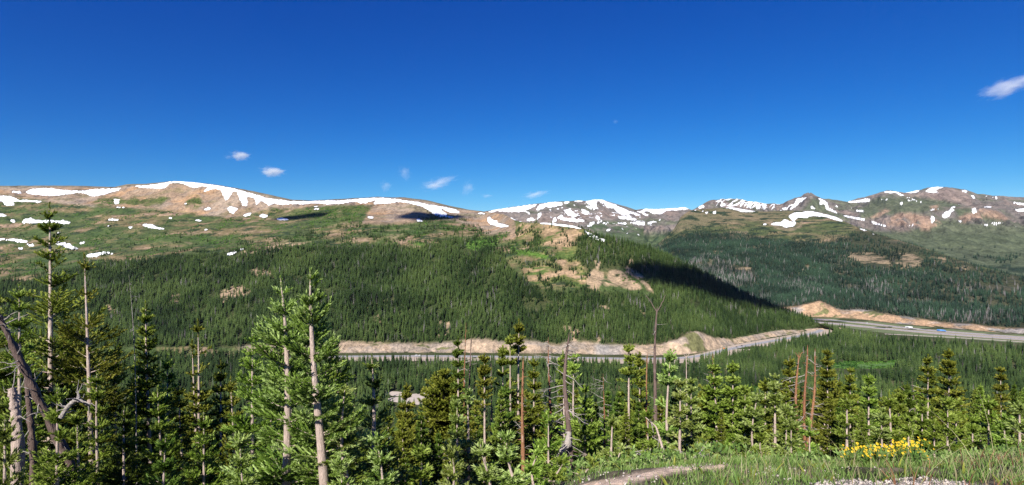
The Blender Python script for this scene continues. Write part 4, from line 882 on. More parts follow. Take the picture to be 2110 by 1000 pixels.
def spruce(seed, H, Rw, lod=1.0, base=0.08, dens=1.0, bare=(), front=(), r0=None, lean=(0, 0), top_thin=0.12, droop=0.25, shape='spire', brush=None, leaders=1, wide=1.35, light=0.0, kink=0.0, dead_low=6):
    """returns (wood mesh accumulator, needle accumulator); origin at the base"""
    rs = np.random.RandomState(seed); wood = Acc(); nd = Acc(); r0 = (r0 * 0.85) if r0 else (0.0075 * H + 0.012)
    stems = []
    for li in range(leaders):
        hh = H * (1 - 0.07 * li); t = np.linspace(0, 1, 22); off = np.array([0, 0]) if li == 0 else rs.uniform(-1, 1, 2) * 0.32
        w1, w2 = rs.uniform(0, 6, 2); px_ = lean[0] * H * t ** 1.3 + kink * np.sin(t * 5 + w1) * 0.12 + off[0] * sstep(0.0, 0.35, t); py_ = lean[1] * H * t ** 1.3 + kink * np.sin(t * 4 + w2) * 0.12 + off[1] * sstep(0.0, 0.35, t)
        P = np.stack([px_, py_, t * hh], 1); rr = r0 * (1 - t) ** 0.8 * (1 if li == 0 else 0.75) + 0.006; rr[0] *= 1.35
        tube(wood, P, rr, 9, rs, 0.05); stems.append((P, hh, rr))
    NP = []; ND = []; NL = []; NW = []; NT = []
    bl = (brush or 0.092) * lod ** -0.25; sc_ = lod
    for P, hh, rr in stems:
        dens2 = dens * (1.0 if lod < 1.0 else 1.45); nb = int(dens2 * hh * (25 if shape != 'spire' else 29) / (lod ** 0.7))
        hs_ = base + (0.975 - base) * np.sort(rs.uniform(0, 1, nb)) ** 0.92; wh = (0.20 + 0.13 * sc_) / hh; hs_ = np.clip((np.round(hs_ / wh) + rs.normal(0, 0.13, nb)) * wh, base, 0.975)
        for h in hs_:
            inb = any(a < h < b_ for a, b_ in bare)
            if inb and rs.uniform() < 0.86: 
                if rs.uniform() < 0.35:      # bare dead twig
                    a = rs.uniform(0, 6.28); c0 = np.array([np.interp(h * hh, P[:, 2], P[:, k]) for k in range(3)]); L0 = rs.uniform(0.12, 0.4) * Rw * (1.1 - h); tt = np.linspace(0, 1, 4)[:, None]
                    d = np.array([math.cos(a), math.sin(a), rs.uniform(-0.4, 0.3)]); tube(wood, c0 + d * L0 * tt + np.array([0, 0, -0.15 * L0]) * tt ** 2, np.linspace(0.011, 0.003, 4) * sc_ ** 0.5, 3)
                continue
            q = (h - base) / (1 - base)
            afront = rs.uniform(0, 6.28)
            if any(a < h < b_ for a, b_ in front) and abs((afront - 4.712 + 3.1416) % 6.2832 - 3.1416) < (1.15 if h < 0.62 else 0.9) and rs.uniform() < ((0.95 if h < 0.62 else 0.82) if lod < 0.95 else 0.65): continue
            if shape == 'spire': prof = (1 - q) ** 0.9 * (0.35 + 0.65 * min(1, q / 0.16 + 0.45)) + 0.05
            elif shape == 'bottle': prof = (0.27 if q > 0.86 else 0.27 + 0.73 * min(1, (0.86 - q) / 0.15)) * min(1, (1 - q) / 0.06 + 0.25) * (0.75 + 0.35 * math.sin(q * 40 + seed) ** 2)
            elif shape == 'flat': prof = math.sqrt(max(0.02, 1 - (2 * q - 1.05) ** 2 * 0.9)) 
            elif shape == 'irregular': prof = (1 - q) ** 0.5 * (0.60 + 0.45 * math.sin(q * 15 + seed) ** 2) + 0.05
            else: prof = (1 - q) ** 0.82 + 0.04
            L_ = wide * Rw * prof * rs.uniform(0.5, 1.15)
            L_ *= min(1.0, 0.10 + (1 - h) * hh / 1.25)
            a = afront; el0 = -droop + 0.85 * q + rs.normal(0, 0.12); up = rs.uniform(0.1, 0.5)
            c0 = np.array([np.interp(h * hh, P[:, 2], P[:, k]) for k in range(3)])
            m_ = max(4, int(L_ / 0.16) + 3); t = np.linspace(0, 1, m_); da = rs.normal(0, 0.25)
            az = a + da * t; el = el0 + up * t ** 1.5
            step = L_ / (m_ - 1); d = np.stack([np.cos(az) * np.cos(el), np.sin(az) * np.cos(el), np.sin(el)], 1)
            B = c0 + np.concatenate([[np.zeros(3)], np.cumsum(d[:-1] * step, 0)])
            tube(wood, B, np.linspace(0.004 + 0.010 * L_, 0.002, m_) * (0.8 + 0.35 * sc_), 4)
            tonebr = rs.normal(0.47 + light, 0.16)
            # shoots
            s0 = 0.12 if h > 0.35 else 0.3
            k_ = max(3, int(L_ * (1 - s0) / (0.056 * sc_)))
            ts = np.linspace(s0, 1, k_); C = np.stack([np.interp(ts, t, B[:, k]) for k in range(3)], 1); Dd = np.stack([np.interp(ts, t, d[:, k]) for k in range(3)], 1)
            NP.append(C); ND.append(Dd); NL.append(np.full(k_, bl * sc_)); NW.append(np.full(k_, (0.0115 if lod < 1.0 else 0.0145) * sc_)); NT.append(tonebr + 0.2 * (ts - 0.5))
            ns = max(2, int(L_ / (0.085 * sc_)))
            for j in range(ns):
                u = s0 + (0.97 - s0) * (j + rs.uniform(0.2, 0.8)) / ns; sl = (0.46 * L_ * (1 - u) + 0.10) * rs.uniform(0.6, 1.2)
                c1 = np.array([np.interp(u, t, B[:, k]) for k in range(3)]); dd = np.array([np.interp(u, t, d[:, k]) for k in range(3)])
                sd_ = np.array([-dd[1], dd[0], 0.0]) * (1 if j % 2 else -1); tw = dd * 0.75 + sd_ * 0.85 + np.array([0, 0, rs.normal(0.04, 0.12)]); tw /= np.linalg.norm(tw)
                kk = max(2, int(sl / (0.058 * sc_))); tt = np.linspace(0.25, 1, kk)[:, None]
                Q = c1 + tw * sl * tt + np.array([0, 0, 0.10 * sl]) * tt ** 2
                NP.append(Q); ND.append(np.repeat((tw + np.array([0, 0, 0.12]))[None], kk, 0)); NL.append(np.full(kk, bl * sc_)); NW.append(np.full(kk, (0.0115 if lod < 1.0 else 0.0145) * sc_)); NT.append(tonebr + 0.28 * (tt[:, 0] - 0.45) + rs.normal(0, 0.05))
        # leader tip
        tt = np.linspace(1 - 0.10 * 5 / max(hh, 3), 1, 10); C = np.stack([np.interp(tt * hh, P[:, 2], P[:, k]) for k in range(3)], 1)
        NP.append(C); ND.append(np.tile([0, 0, 1.0], (10, 1))); NL.append(np.full(10, bl * sc_)); NW.append(np.full(10, 0.011 * sc_)); NT.append(np.full(10, 0.6 + light))
        for k in range(dead_low):        # dead lower limbs
            h = rs.uniform(0.02, base + 0.15); a = rs.uniform(0, 6.28); L0 = rs.uniform(0.3, 0.8) * Rw; c0 = np.array([np.interp(h * hh, P[:, 2], P[:, q]) for q in range(3)]); tt = np.linspace(0, 1, 5)[:, None]
            d = np.array([math.cos(a), math.sin(a), rs.uniform(-0.3, 0.2)]); B = c0 + d * L0 * tt + np.array([0, 0, -0.3 * L0]) * tt ** 2 + rs.normal(0, 0.02, (5, 3)) * tt
            tube(wood, B, np.linspace(0.016, 0.004, 5) * (0.7 + 0.3 * sc_), 4)
            for q in range(3):
                j = rs.randint(1, 4); e = d + rs.normal(0, 0.6, 3); tube(wood, B[j] + e * L0 * 0.35 * np.linspace(0, 1, 3)[:, None], np.linspace(0.008, 0.002, 3), 3)
    needles(nd, np.concatenate(NP), np.concatenate(ND), np.concatenate(NL), np.concatenate(NW), rs, 8 if lod < 1.3 else 7, np.concatenate(NT))
    return wood, nd

def snag(seed, H, r0, lean=(0, 0), twigs=20, twl=0.5, fork=0, kink=0.1, broken=True, gnarl=0.0, curve=0.0, low=0.05):
    rs = np.random.RandomState(seed); w_ = Acc(); LL = []; t = np.linspace(0, 1, 30); a1, a2 = rs.uniform(0, 6, 2)
    P = np.stack([lean[0] * H * t + kink * np.sin(t * 6 + a1) * 0.25 * t + curve * H * t ** 2.5, lean[1] * H * t + kink * np.cos(t * 5 + a2) * 0.25 * t, t * H], 1)
    rr = r0 * (1 - (0.72 if broken else 0.95) * t ** 0.9); rr[0] *= 1.4; rr[1] *= 1.15; rr *= 1 + rs.normal(0, 0.06 + gnarl, 30)
    tube(w_, P, rr, 12, rs, 0.06 + gnarl * 0.6)
    for k in range(34):
        h = rs.uniform(0.05, 0.98); a = rs.uniform(0, 6.28); c0 = np.array([np.interp(h, t, P[:, q]) for q in range(3)]); r1 = float(np.interp(h, t, rr)); d = np.array([math.cos(a), math.sin(a), rs.uniform(-0.3, 0.5)]); tube(w_, np.array([c0 + d * r1 * 0.7, c0 + d * (r1 + rs.uniform(0.03, 0.14))]), [r1 * 0.22 + 0.004, 0.003], 4)
    top = P[-1]
    if broken: tube(w_, np.array([top, top + [rr[-1] * 0.5, 0, 0.16]]), [rr[-1] * 0.8, 0.003], 6)
    if fork:
        for s_ in (-1, 1):
            tt = np.linspace(0, 1, 8)[:, None]; e = np.array([s_ * 0.32, rs.uniform(-.2, .2), 0.5]); B = top - [0, 0, 0.05] + e * fork * tt + np.array([s_ * 0.05, 0, 0.12]) * fork * tt ** 2 + rs.normal(0, 0.015, (8, 3)) * tt
            tube(w_, B, np.linspace(rr[-1] * 0.8, 0.008, 8), 7, rs, 0.08)
    for k in range(twigs):
        limbs = Acc(); LL.append(limbs); h = rs.uniform(low, 0.97); a = rs.uniform(0, 6.28); c0 = np.array([np.interp(h, t, P[:, q]) for q in range(3)]); L0 = twl * rs.uniform(0.15, 1.0) * (1.1 - 0.5 * h); d = np.array([math.cos(a), math.sin(a), rs.uniform(-0.5, 0.35)])
        tt = np.linspace(0, 1, 6)[:, None]; B = c0 + d * L0 * tt + np.array([0, 0, rs.uniform(-0.3, 0.35) * L0]) * tt ** 2 + rs.normal(0, 0.03 * L0, (6, 3)) * tt
        tube(limbs, B, np.linspace(0.10 * r0 + 0.006, 0.003, 6), 4)
        for q in range(rs.randint(0, 4)):
            j = rs.randint(1, 5); e = d + rs.normal(0, 0.7, 3); tube(limbs, B[j] + e * L0 * 0.35 * np.linspace(0, 1, 3)[:, None], np.linspace(0.006, 0.002, 3), 3)
    return w_, LL

def worldpt(px_, py_, Y): return (px_ - 1055) / F * Y, Y, -(py_ - 500) / F * Y
USED = []
def place_tree(px_, top, Y, hw, label, kind='spruce', fol='green', bark='pale', seed=None, group=None, px_base=None, cat='tree', name='spruce_tree', **kw):
    """a live tree whose top is seen at (px_, top) and that stands Y metres away"""
    xt = (px_ - 1055) / F * Y; xb = ((px_base if px_base is not None else px_) - 1055) / F * Y
    zb = float(gz(xb, Y)) - 0.15; zt = -(top - 500) / F * Y; H = zt - zb; Rw = hw / F * Y
    pb = 500 - zb / Y * F; tof = lambda yy: (pb - yy) / (pb - top)
    if 'bpx' in kw: kw['bare'] = tuple((tof(b_), tof(a)) for a, b_ in kw.pop('bpx'))
    if 'fpx' in kw: kw['front'] = tuple((tof(b_), tof(a)) for a, b_ in kw.pop('fpx'))
    if 'basepx' in kw: kw['base'] = max(0.0, tof(kw.pop('basepx')))
    lod = kw.pop('lod', max(0.72, min(2.3, Y / 14.0)))
    if kw.get('bare') and 'front' not in kw: kw['front'] = tuple((a - 0.06, b_ + 0.05) for a, b_ in kw['bare'])
    lx = (xt - xb) / H; seed = seed if seed is not None else int(px_ * 7 + top)
    if Y > 12.4 and px_ > 790: kw.setdefault('wide', 1.12); kw['dens'] = kw.get('dens', 1.0) * 1.15
    wd, nd = spruce(seed, H, Rw, lod=lod, lean=(lx, 0.0), **kw)
    root = empty(name, (xb, Y, zb), label, cat, group)
    obj('trunk', wd.mesh('trunk', MB[bark], True), root); obj('crown', nd.mesh('crown', MF[fol]), root)
    USED.append((xb, Y)); return root
def place_snag(px_, top, Y, wpx, label, bark='grey', px_base=None, group=None, seed=None, base_py=None, name='dead_tree', **kw):
    xt = (px_ - 1055) / F * Y; xb = ((px_base if px_base is not None else px_) - 1055) / F * Y
    zb = float(gz(xb, Y)) - 0.15; H = -(top - 500) / F * Y - zb
    w_, l_ = snag(seed or int(px_ * 3 + top), H, wpx * 0.36 / F * Y, lean=((xt - xb) / H, 0), **kw)
    root = empty(name, (xb, Y, zb), label, 'dead tree', group)
    obj('trunk', w_.mesh('trunk', MB[bark], True), root)
    for q in l_: obj('limb', q.mesh('limb', MB['grey'], True), root)
    USED.append((xb, Y)); return root

PT = place_tree; PS = place_snag
# --- left group, close to the camera
PT(96, 424, 13.0, 80, 'tall thin spruce near the left edge rising above the snowy meadow', fol='olive', bark='pale', px_base=118, base=0.10, fpx=((535, 790),), bpx=((548, 580), (655, 690)), shape='bottle', dens=0.9, r0=0.13, kink=0.3)
PT(174, 528, 12.5, 62, 'slim spruce with long bare pale trunk second from left edge', fol='olive', bark='pale', px_base=200, base=0.10, fpx=((560, 860),), bpx=((565, 600), (620, 660)), shape='bottle', dens=0.7, r0=0.10)
PT(238, 700, 13.5, 62, 'bushy green spruce just right of the slim bare trunked spruce', base=0.05, shape='cone')
PT(303, 625, 14.0, 60, 'pointed spruce directly right of the thin curved grey snag', px_base=318, base=0.06, fpx=((640, 770),), shape='spire', r0=0.10, kink=0.3)
PT(40, 590, 10.5, 80, 'wide dark spruce behind the leaning broken trunk at the left edge', fol='green', base=0.05, shape='cone', dens=0.9)
PT(404, 664, 18.0, 46, 'twin stemmed olive spruce with two bare white stems near the top', fol='olive', px_base=418, base=0.08, fpx=((672, 860),), bpx=((695, 790),), shape='irregular', leaders=2, dens=0.75, kink=0.3, r0=0.10)
PT(345, 735, 16.0, 50, 'lower spruce filling the gap left of the twin stemmed olive spruce', fol='green', base=0.04, shape='cone')
PT(455, 745, 17.5, 46, 'olive spruce between the twin stemmed tree and the big pink trunked trees', fol='olive', base=0.05, shape='cone')
PT(118, 800, 8.5, 85, 'low dark green spruce at the lower left below the leaning trunk', fol='green', base=0.04, shape='cone')
PT(10, 865, 6.8, 95, 'bright bluish spruce branches filling the bottom left corner', fol='blue', base=0.02, shape='cone', light=0.05)
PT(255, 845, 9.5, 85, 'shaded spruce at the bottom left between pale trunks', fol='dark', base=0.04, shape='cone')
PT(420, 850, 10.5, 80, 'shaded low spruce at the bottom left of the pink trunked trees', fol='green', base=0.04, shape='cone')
PS(279, 565, 13.2, 8, 'thin curved bare grey snag rising above the left group', bark='grey', px_base=291, broken=False, twigs=4, twl=0.2, curve=-0.02, kink=0.35, low=0.5)
for px_, tp, Y, hw, fo, lb in [(60, 700, 15.0, 60, 'green', 'full green spruce behind the leaning red trunk'), (150, 690, 16.0, 52, 'green', 'green spruce between the two tallest left spruces'),
    (205, 770, 11.0, 60, 'green', 'green spruce whose top meets the silver arched limb'), (285, 740, 17.5, 50, 'olive', 'olive spruce behind the pointed one at left'), (330, 800, 12.0, 66, 'green', 'green spruce low between the pointed and the twin stemmed trees'),
    (372, 800, 14.0, 50, 'olive', 'olive spruce at the foot of the twin white stems'), (480, 780, 13.0, 60, 'olive', 'yellowish spruce behind the dead fan of twigs left of the pink trunk'), (30, 760, 12.0, 60, 'olive', 'spruce half hidden by the short dead stump at the left edge'),
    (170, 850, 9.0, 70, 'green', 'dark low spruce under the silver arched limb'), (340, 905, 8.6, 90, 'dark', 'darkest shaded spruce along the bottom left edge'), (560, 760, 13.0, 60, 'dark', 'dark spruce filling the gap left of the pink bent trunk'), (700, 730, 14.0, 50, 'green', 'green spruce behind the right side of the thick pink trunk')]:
    PT(px_, tp, Y, hw, lb, fol=fo, base=0.03, shape='cone', kink=0.4)
PT(-10, 600, 11.5, 85, 'green spruce cut by the left edge above the leaning trunk', fol='green', base=0.03, shape='cone', wide=1.7)
PT(132, 640, 13.5, 62, 'green spruce close behind the tallest left tree', fol='green', base=0.03, shape='cone', wide=1.7)
# --- the two big pink trunked trees
PT(571, 574, 9.2, 112, 'wide spruce with a pink bent lower trunk left of the tallest middle tree', fol='blue', px_base=612, base=0.14, fpx=((590, 640), (815, 1100)), bpx=((585, 625),), shape='irregular', r0=0.11, dens=1.05, kink=0.8, droop=0.1, dead_low=14)
PT(647, 560, 8.6, 98, 'large spruce with thick pink trunk and open bluish crown left of centre', fol='blue', px_base=664, base=0.20, fpx=((562, 640), (690, 815), (870, 1100)), bpx=((585, 620),), shape='irregular', r0=0.118, dens=1.0, kink=0.6, droop=0.05)
PT(763, 738, 10.6, 66, 'leafy bluish spruce with an orange leader right of the pink trunked trees', fol='blue', px_base=768, base=0.12, fpx=((745, 805), (845, 935)), shape='cone', r0=0.09, dens=0.95, kink=0.4)
PT(715, 800, 8.8, 56, 'green spruce with a forked pale lower trunk beside the thick pink trunk', fol='blue', px_base=737, base=0.15, fpx=((890, 1100),), shape='cone', r0=0.075, kink=1.0, dead_low=10)
PT(520, 690, 11.5, 60, 'green spruce crown left behind the wide pink trunked tree', fol='green', base=0.05, shape='irregular')
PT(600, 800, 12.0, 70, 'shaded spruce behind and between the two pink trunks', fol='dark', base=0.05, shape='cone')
# --- middle group
PT(838, 795, 25.0, 52, 'wide brownish olive spruce in front of the gravel lot', fol='olive', bark='grey', base=0.03, shape='cone', dens=1.1)
PT(800, 860, 17.0, 42, 'smaller olive spruce left of the wide brownish one below the lot', fol='olive', base=0.03, shape='cone')
PT(915, 765, 24.0, 46, 'flat topped olive pine with bare white lower stems', fol='olive', bark='pale', base=0.50, shape='flat', leaders=2, dens=1.1, dead_low=16, name='pine_tree')
PT(944, 700, 20.0, 13, 'very narrow dark spruce pressed against a red dead trunk', fol='dark', base=0.25, shape='irregular', dens=1.0)
PS(956, 665, 20.0, 13, 'tall dark red dead trunk with a ragged top left of centre', bark='red', twigs=14, twl=0.5, kink=0.3, px_base=962, broken=False)
PS(970, 700, 20.4, 10, 'slender purple brown dead trunk leaning close to a taller one', bark='brown', twigs=8, twl=0.5, px_base=962)
PT(942, 828, 13.5, 40, 'small bluish spruce with clean white lower trunk left of its near twin', fol='blue', px_base=942, base=0.22, bare=((.35, .55),), shape='cone', r0=0.055, light=0.08)
PT(964, 806, 13.8, 42, 'bluish spruce with pale trunk standing in front of the red dead trunks', fol='blue', px_base=966, base=0.20, bare=((.62, .85),), shape='cone', r0=0.055, light=0.1)
PT(998, 732, 18.5, 30, 'spruce with tufted yellow green top and long bare white trunk', fol='olive', px_base=999, base=0.12, bare=((.35, .74),), shape='irregular', r0=0.06)
PS(1012, 755, 23.0, 7, 'thin dark dead pole between two live spruces near centre', bark='brown', twigs=10, twl=0.3)
PT(1068, 662, 20.0, 27, 'tallest narrow spruce at picture centre with bushy tip and white stem', fol='olive', px_base=1070, base=0.05, bare=((.60, .78),), shape='irregular', r0=0.07, kink=0.2)
PT(1051, 695, 19.5, 26, 'narrow spruce with paired white stems left of the centre spruce', fol='green', px_base=1052, base=0.08, bare=((.50, .82),), shape='irregular', leaders=2, r0=0.055)
PT(1100, 745, 19.0, 34, 'dense olive spruce right behind the orange split trunk', fol='olive', base=0.03, shape='cone')
PT(1040, 800, 17.0, 40, 'dark green spruce below the paired white stems at centre', fol='dark', base=0.04, shape='cone')
PS(1076, 745, 15.0, 15, 'straight dead trunk with bright orange split wood near its foot', bark='orange', twigs=10, twl=0.5, px_base=1079)
PS(1130, 695, 20.5, 15, 'dead pinkish trunk with tangled bare twigs right of centre', bark='red', twigs=42, twl=0.95, px_base=1137, low=0.35, broken=False)
PT(1160, 728, 17.0, 18, 'sparse spruce with white stem left of the gnarled grey snag', fol='green', px_base=1164, base=0.10, bare=((.35, .66),), shape='irregular', r0=0.05)
PT(1182, 735, 16.0, 26, 'spruce with rounded bright tuft on a bare white stem right of the gnarled snag', fol='green', px_base=1180, base=0.06, bare=((.50, .82),), shape='irregular', r0=0.05, light=0.05)
PS(1168, 700, 13.2, 22, 'tall gnarled snag with swollen twisted grey foot right of centre', bark='brown', twigs=26, twl=0.8, px_base=1174, kink=0.4, gnarl=0.0)
PT(1205, 800, 15.0, 48, 'green spruce behind the foot of the gnarled snag', fol='green', base=0.04, shape='cone')
PT(1130, 850, 12.5, 52, 'broad green spruce between the orange trunk and the gnarled snag', fol='green', base=0.03, shape='cone')
PS(1244, 770, 20.0, 10, 'dark red dead trunk with upcurved bare limbs in a gap', bark='red', twigs=30, twl=1.1, px_base=1246, low=0.3, broken=False)
PT(1262, 860, 13.0, 36, 'small blue green spruce with thin white stem below the dark red trunk', fol='blue', px_base=1258, base=0.2, bare=((.45, .8),), shape='cone', r0=0.04)
PT(1296, 714, 18.0, 32, 'bright spruce with bare orange white stem left of the forked snag', fol='green', px_base=1295, base=0.05, bare=((.50, .72),), shape='irregular', r0=0.06, light=0.06)
PT(1318, 730, 22.0, 26, 'olive brown spruce just left of the thin orange dead pole', fol='olive', base=0.05, shape='spire')
PS(1333, 735, 20.0, 9, 'thin straight orange dead pole without limbs', bark='orange', twigs=3, twl=0.2)
PS(1353, 640, 20.0, 15, 'tallest dead trunk with a forked antler like top right of centre', bark='brown', twigs=9, twl=0.8, fork=0.95, kink=0.25, px_base=1348)
PT(1378, 724, 16.5, 40, 'bright bluish spruce with white stem right of the forked snag', fol='blue', px_base=1377, base=0.05, bare=((.45, .68),), shape='irregular', r0=0.06, light=0.08, kink=0.5)
PT(1335, 850, 12.5, 62, 'dense low spruce with pale dead limbs above the dirt patch', fol='green', base=0.03, shape='cone', dead_low=20)
PT(1402, 790, 14.0, 34, 'bright spruce on a straight white trunk by the dead thin pole', fol='blue', px_base=1400, base=0.06, bare=((.12, .45),), shape='cone', r0=0.05, light=0.05)
PS(1415, 735, 21.0, 7, 'short thin pinkish snag poking up between bright spruces', bark='pale', twigs=5, twl=0.4, fork=0.3)
PT(1424, 785, 15.5, 34, 'light green spruce below the short thin pinkish snag', fol='blue', base=0.04, shape='spire')
PT(1450, 800, 18.0, 24, 'narrow spruce with yellowish leader left of the dark hollow', fol='olive', base=0.05, shape='spire')
PT(1473, 745, 17.0, 42, 'full spruce with brown dead leader above the dark hollow', fol='green', base=0.25, shape='spire', kink=0.3)
PS(1470, 735, 17.6, 8, 'ragged brown dead leader on top of the full spruce', bark='red', twigs=16, twl=0.45, low=0.7)
PT(1510, 750, 17.0, 38, 'pointed spruce with pale trunk right of the dark hollow', fol='green', base=0.22, bare=((.25, .4),), shape='spire', light=0.05)
PT(1535, 800, 16.0, 40, 'bushy mid height spruce between two pointed ones right of the hollow', fol='green', base=0.08, shape='cone')
PT(1556, 805, 14.5, 36, 'spruce with bent pale branch and thin white stem', fol='blue', base=0.12, bare=((.4, .55),), shape='spire', kink=0.5)
PT(1577, 785, 15.5, 28, 'narrow yellow tipped spruce left of the pair with white trunks', fol='olive', base=0.1, shape='spire')
PT(1597, 775, 15.0, 32, 'spruce with clean white trunk left of the orange snags', fol='blue', base=0.10, bare=((.35, .6),), shape='spire', r0=0.05, light=0.05)
PT(1620, 840, 13.5, 36, 'small bright spruce on two white stems below the orange snags', fol='blue', base=0.15, shape='cone', leaders=2)
PT(1628, 738, 20.5, 30, 'dark olive spruce pressed against the left orange snag', fol='olive', base=0.05, shape='irregular', dens=1.1)
PS(1641, 735, 18.5, 13, 'orange dead trunk with pale top, leftmost of the three', bark='orange', twigs=40, twl=0.7, kink=0.25, fork=0.35, px_base=1646)
PS(1659, 720, 18.5, 12, 'straight orange dead trunk, middle of the three', bark='red', twigs=26, twl=0.5, kink=0.3, px_base=1659)
PS(1683, 728, 18.4, 12, 'orange dead trunk leaning right, rightmost of the three', bark='orange', twigs=26, twl=0.5, kink=0.5, px_base=1661)
PT(1668, 875, 13.0, 44, 'low green spruce below the three orange dead trunks', fol='green', base=0.03, shape='cone')
PT(1705, 725, 21.0, 40, 'large dark olive spruce right of the three orange snags', fol='olive', base=0.03, shape='spire', dens=1.1)
PT(1752, 762, 23.0, 27, 'olive spruce standing behind the small white trunked one', fol='olive', base=0.04, shape='spire')
PT(1745, 820, 13.0, 36, 'small green spruce with clean white trunk at the flower band', fol='green', px_base=1745, base=0.12, bare=((.15, .42),), shape='spire', r0=0.04)
PT(1790, 775, 19.0, 28, 'slender green spruce left of the yellow flowers', fol='green', base=0.06, shape='spire', r0=0.05)
PT(1816, 846, 13.0, 20, 'tiny bluish spruce on a thin white stem behind the yellow flowers', fol='blue', px_base=1818, base=0.34, shape='cone', r0=0.028, light=0.1)
PT(1832, 812, 13.2, 26, 'small spruce with leaning white trunk among the yellow flowers', fol='green', px_base=1838, base=0.34, shape='spire', r0=0.04, light=0.05)
PT(1854, 815, 16.0, 22, 'narrow spruce right of the leaning white trunk', fol='green', base=0.08, shape='spire')
PT(1874, 812, 20.0, 24, 'dark spruce directly left of the bare curved snag', fol='dark', base=0.06, shape='spire')
PT(1872, 866, 13.2, 18, 'short spruce with thin pale stem above the yellow flowers', fol='green', base=0.3, shape='cone', r0=0.03)
PS(1888, 775, 21.0, 9, 'dark snag with curled bare top between olive spruces', bark='brown', twigs=24, twl=0.7, curve=-0.05, px_base=1889, broken=False)
PT(1912, 735, 24.0, 28, 'tall thin olive spruce with pale trunk showing right of the curled snag', fol='olive', base=0.05, bare=((.45, .6),), shape='irregular')
PT(1955, 723, 26.0, 44, 'biggest dark olive spruce of the right hand row', fol='olive', base=0.03, shape='spire', dens=1.15)
PT(1900, 830, 17.0, 26, 'low spruce left of the white stemmed pair under the biggest olive spruce', fol='green', base=0.04, shape='cone')
PT(1953, 825, 13.5, 26, 'light spruce on a thin straight white stem below the biggest olive spruce', fol='green', px_base=1952, base=0.32, bare=(), shape='spire', r0=0.03, light=0.05)
PT(1970, 830, 14.5, 24, 'light spruce close right of the straight white stem', fol='green', base=0.2, shape='spire', light=0.03)
PT(1925, 870, 13.6, 30, 'bushy little spruce left of the straight white stem', fol='green', base=0.1, shape='cone')
PT(2004, 866, 13.5, 25, 'small spruce with pale stem right of the light pair', fol='green', base=0.2, shape='cone', r0=0.03)
PT(2037, 822, 15.0, 34, 'green spruce with visible white stem near the right edge', fol='green', base=0.08, bare=((.3, .5),), shape='spire')
PT(2062, 762, 25.0, 30, 'dark olive spruce near the right edge with pale stem', fol='olive', base=0.04, bare=((.6, .68),), shape='spire')
PT(2070, 860, 14.0, 40, 'bushy green spruce below the dark olive one near the right edge', fol='green', base=0.03, shape='cone')
PT(2101, 832, 11.5, 22, 'sapling with yellow stem and few branches at the right edge', fol='blue', base=0.45, shape='cone', r0=0.035, light=0.12)
PT(2140, 790, 18.0, 50, 'spruce cut by the right edge of the picture', fol='olive', base=0.03, shape='spire')
# --- low wind-bent spruces along the bottom
low = [(780, 905, 8.0, 70, 'blue', 'low bluish spruce mat beside the forked pale trunk'), (860, 925, 9.0, 62, 'green', 'low green spruce below the dark gap under the olive spruce'),
       (925, 930, 8.2, 55, 'blue', 'pale bluish low spruce at the bottom left of centre'), (1000, 912, 8.0, 55, 'blue', 'bright low spruce with bare forked twig at the bottom centre'),
       (1055, 905, 7.6, 40, 'blue', 'yellow tipped young spruce at the bottom centre'), (1105, 935, 9.5, 55, 'green', 'low spruce right of the orange split trunk foot'),
       (1150, 955, 9.8, 50, 'green', 'spreading low spruce left of the gnarled foot'), (1215, 950, 10.6, 60, 'green', 'spreading low spruce right of the gnarled foot'),
       (1280, 925, 11.5, 50, 'blue', 'low spruce behind the dirt patch'), (1345, 915, 12.0, 46, 'green', 'low sprawling spruce at the edge of the dirt'),
       (1440, 905, 12.5, 44, 'green', 'small sprawling spruce under the dark hollow'), (1500, 925, 12.0, 46, 'green', 'flat low spruce in front of the dark hollow'),
       (1570, 895, 12.5, 50, 'green', 'small spruce thicket at the grass edge'), (705, 955, 7.6, 32, 'blue', 'bright low branches at the foot of the thick pink trunk'), (500, 905, 8.2, 70, 'blue', 'bright low spruce left of the pink bent trunk')]
for px_, tp, Y, hw, fo, lb in low:
    PT(px_, tp, Y, hw, lb, fol=fo, base=0.0, shape='cone', dens=1.7, r0=0.03, light=0.06, kink=0.6, name='low_spruce', cat='low spruce')
print('heroes', len(USED), time.time() - T0)

# --- the leaning broken trunk, stump and arched limb at the left edge
def log_thing(label, pts, radii, bark, name='dead_tree', cat='dead tree', twigs=18, seed=1, twl=0.35):
    rs = np.random.RandomState(seed); P = np.array([worldpt(*p) for p in pts]); t = np.linspace(0, 1, len(P)); tt = np.linspace(0, 1, 44)
    Q = np.stack([np.interp(tt, t, P[:, k]) for k in range(3)], 1); 
    for _ in range(2): Q[1:-1] = (Q[:-2] + 2 * Q[1:-1] + Q[2:]) / 4
    o0 = Q[0].copy(); Q = Q - o0; rr = np.interp(tt, t, radii) * (1 + rs.normal(0, 0.09, 44))
    a = Acc(); tube(a, Q, rr, 14, rs, 0.16); LL = []
    for k in range(twigs):
        l = Acc(); LL.append(l); j = rs.randint(2, 43); d = rs.normal(0, 1, 3); d /= np.linalg.norm(d); L0 = twl * rs.uniform(0.3, 1); s = np.linspace(0, 1, 5)[:, None]
        tube(l, Q[j] + d * L0 * s + rs.normal(0, 0.02, (5, 3)) * s, np.linspace(0.012, 0.003, 5), 4)
    root = empty(name, tuple(o0), label, cat); obj('trunk', a.mesh('trunk', MB[bark], True), root)
    for q in LL: obj('limb', q.mesh('limb', MB['grey'], True), root)
    return root
def gpx(px_, Y): x_ = (px_ - 1055) / F * Y; return 500 - float(gz(x_, Y)) / Y * F
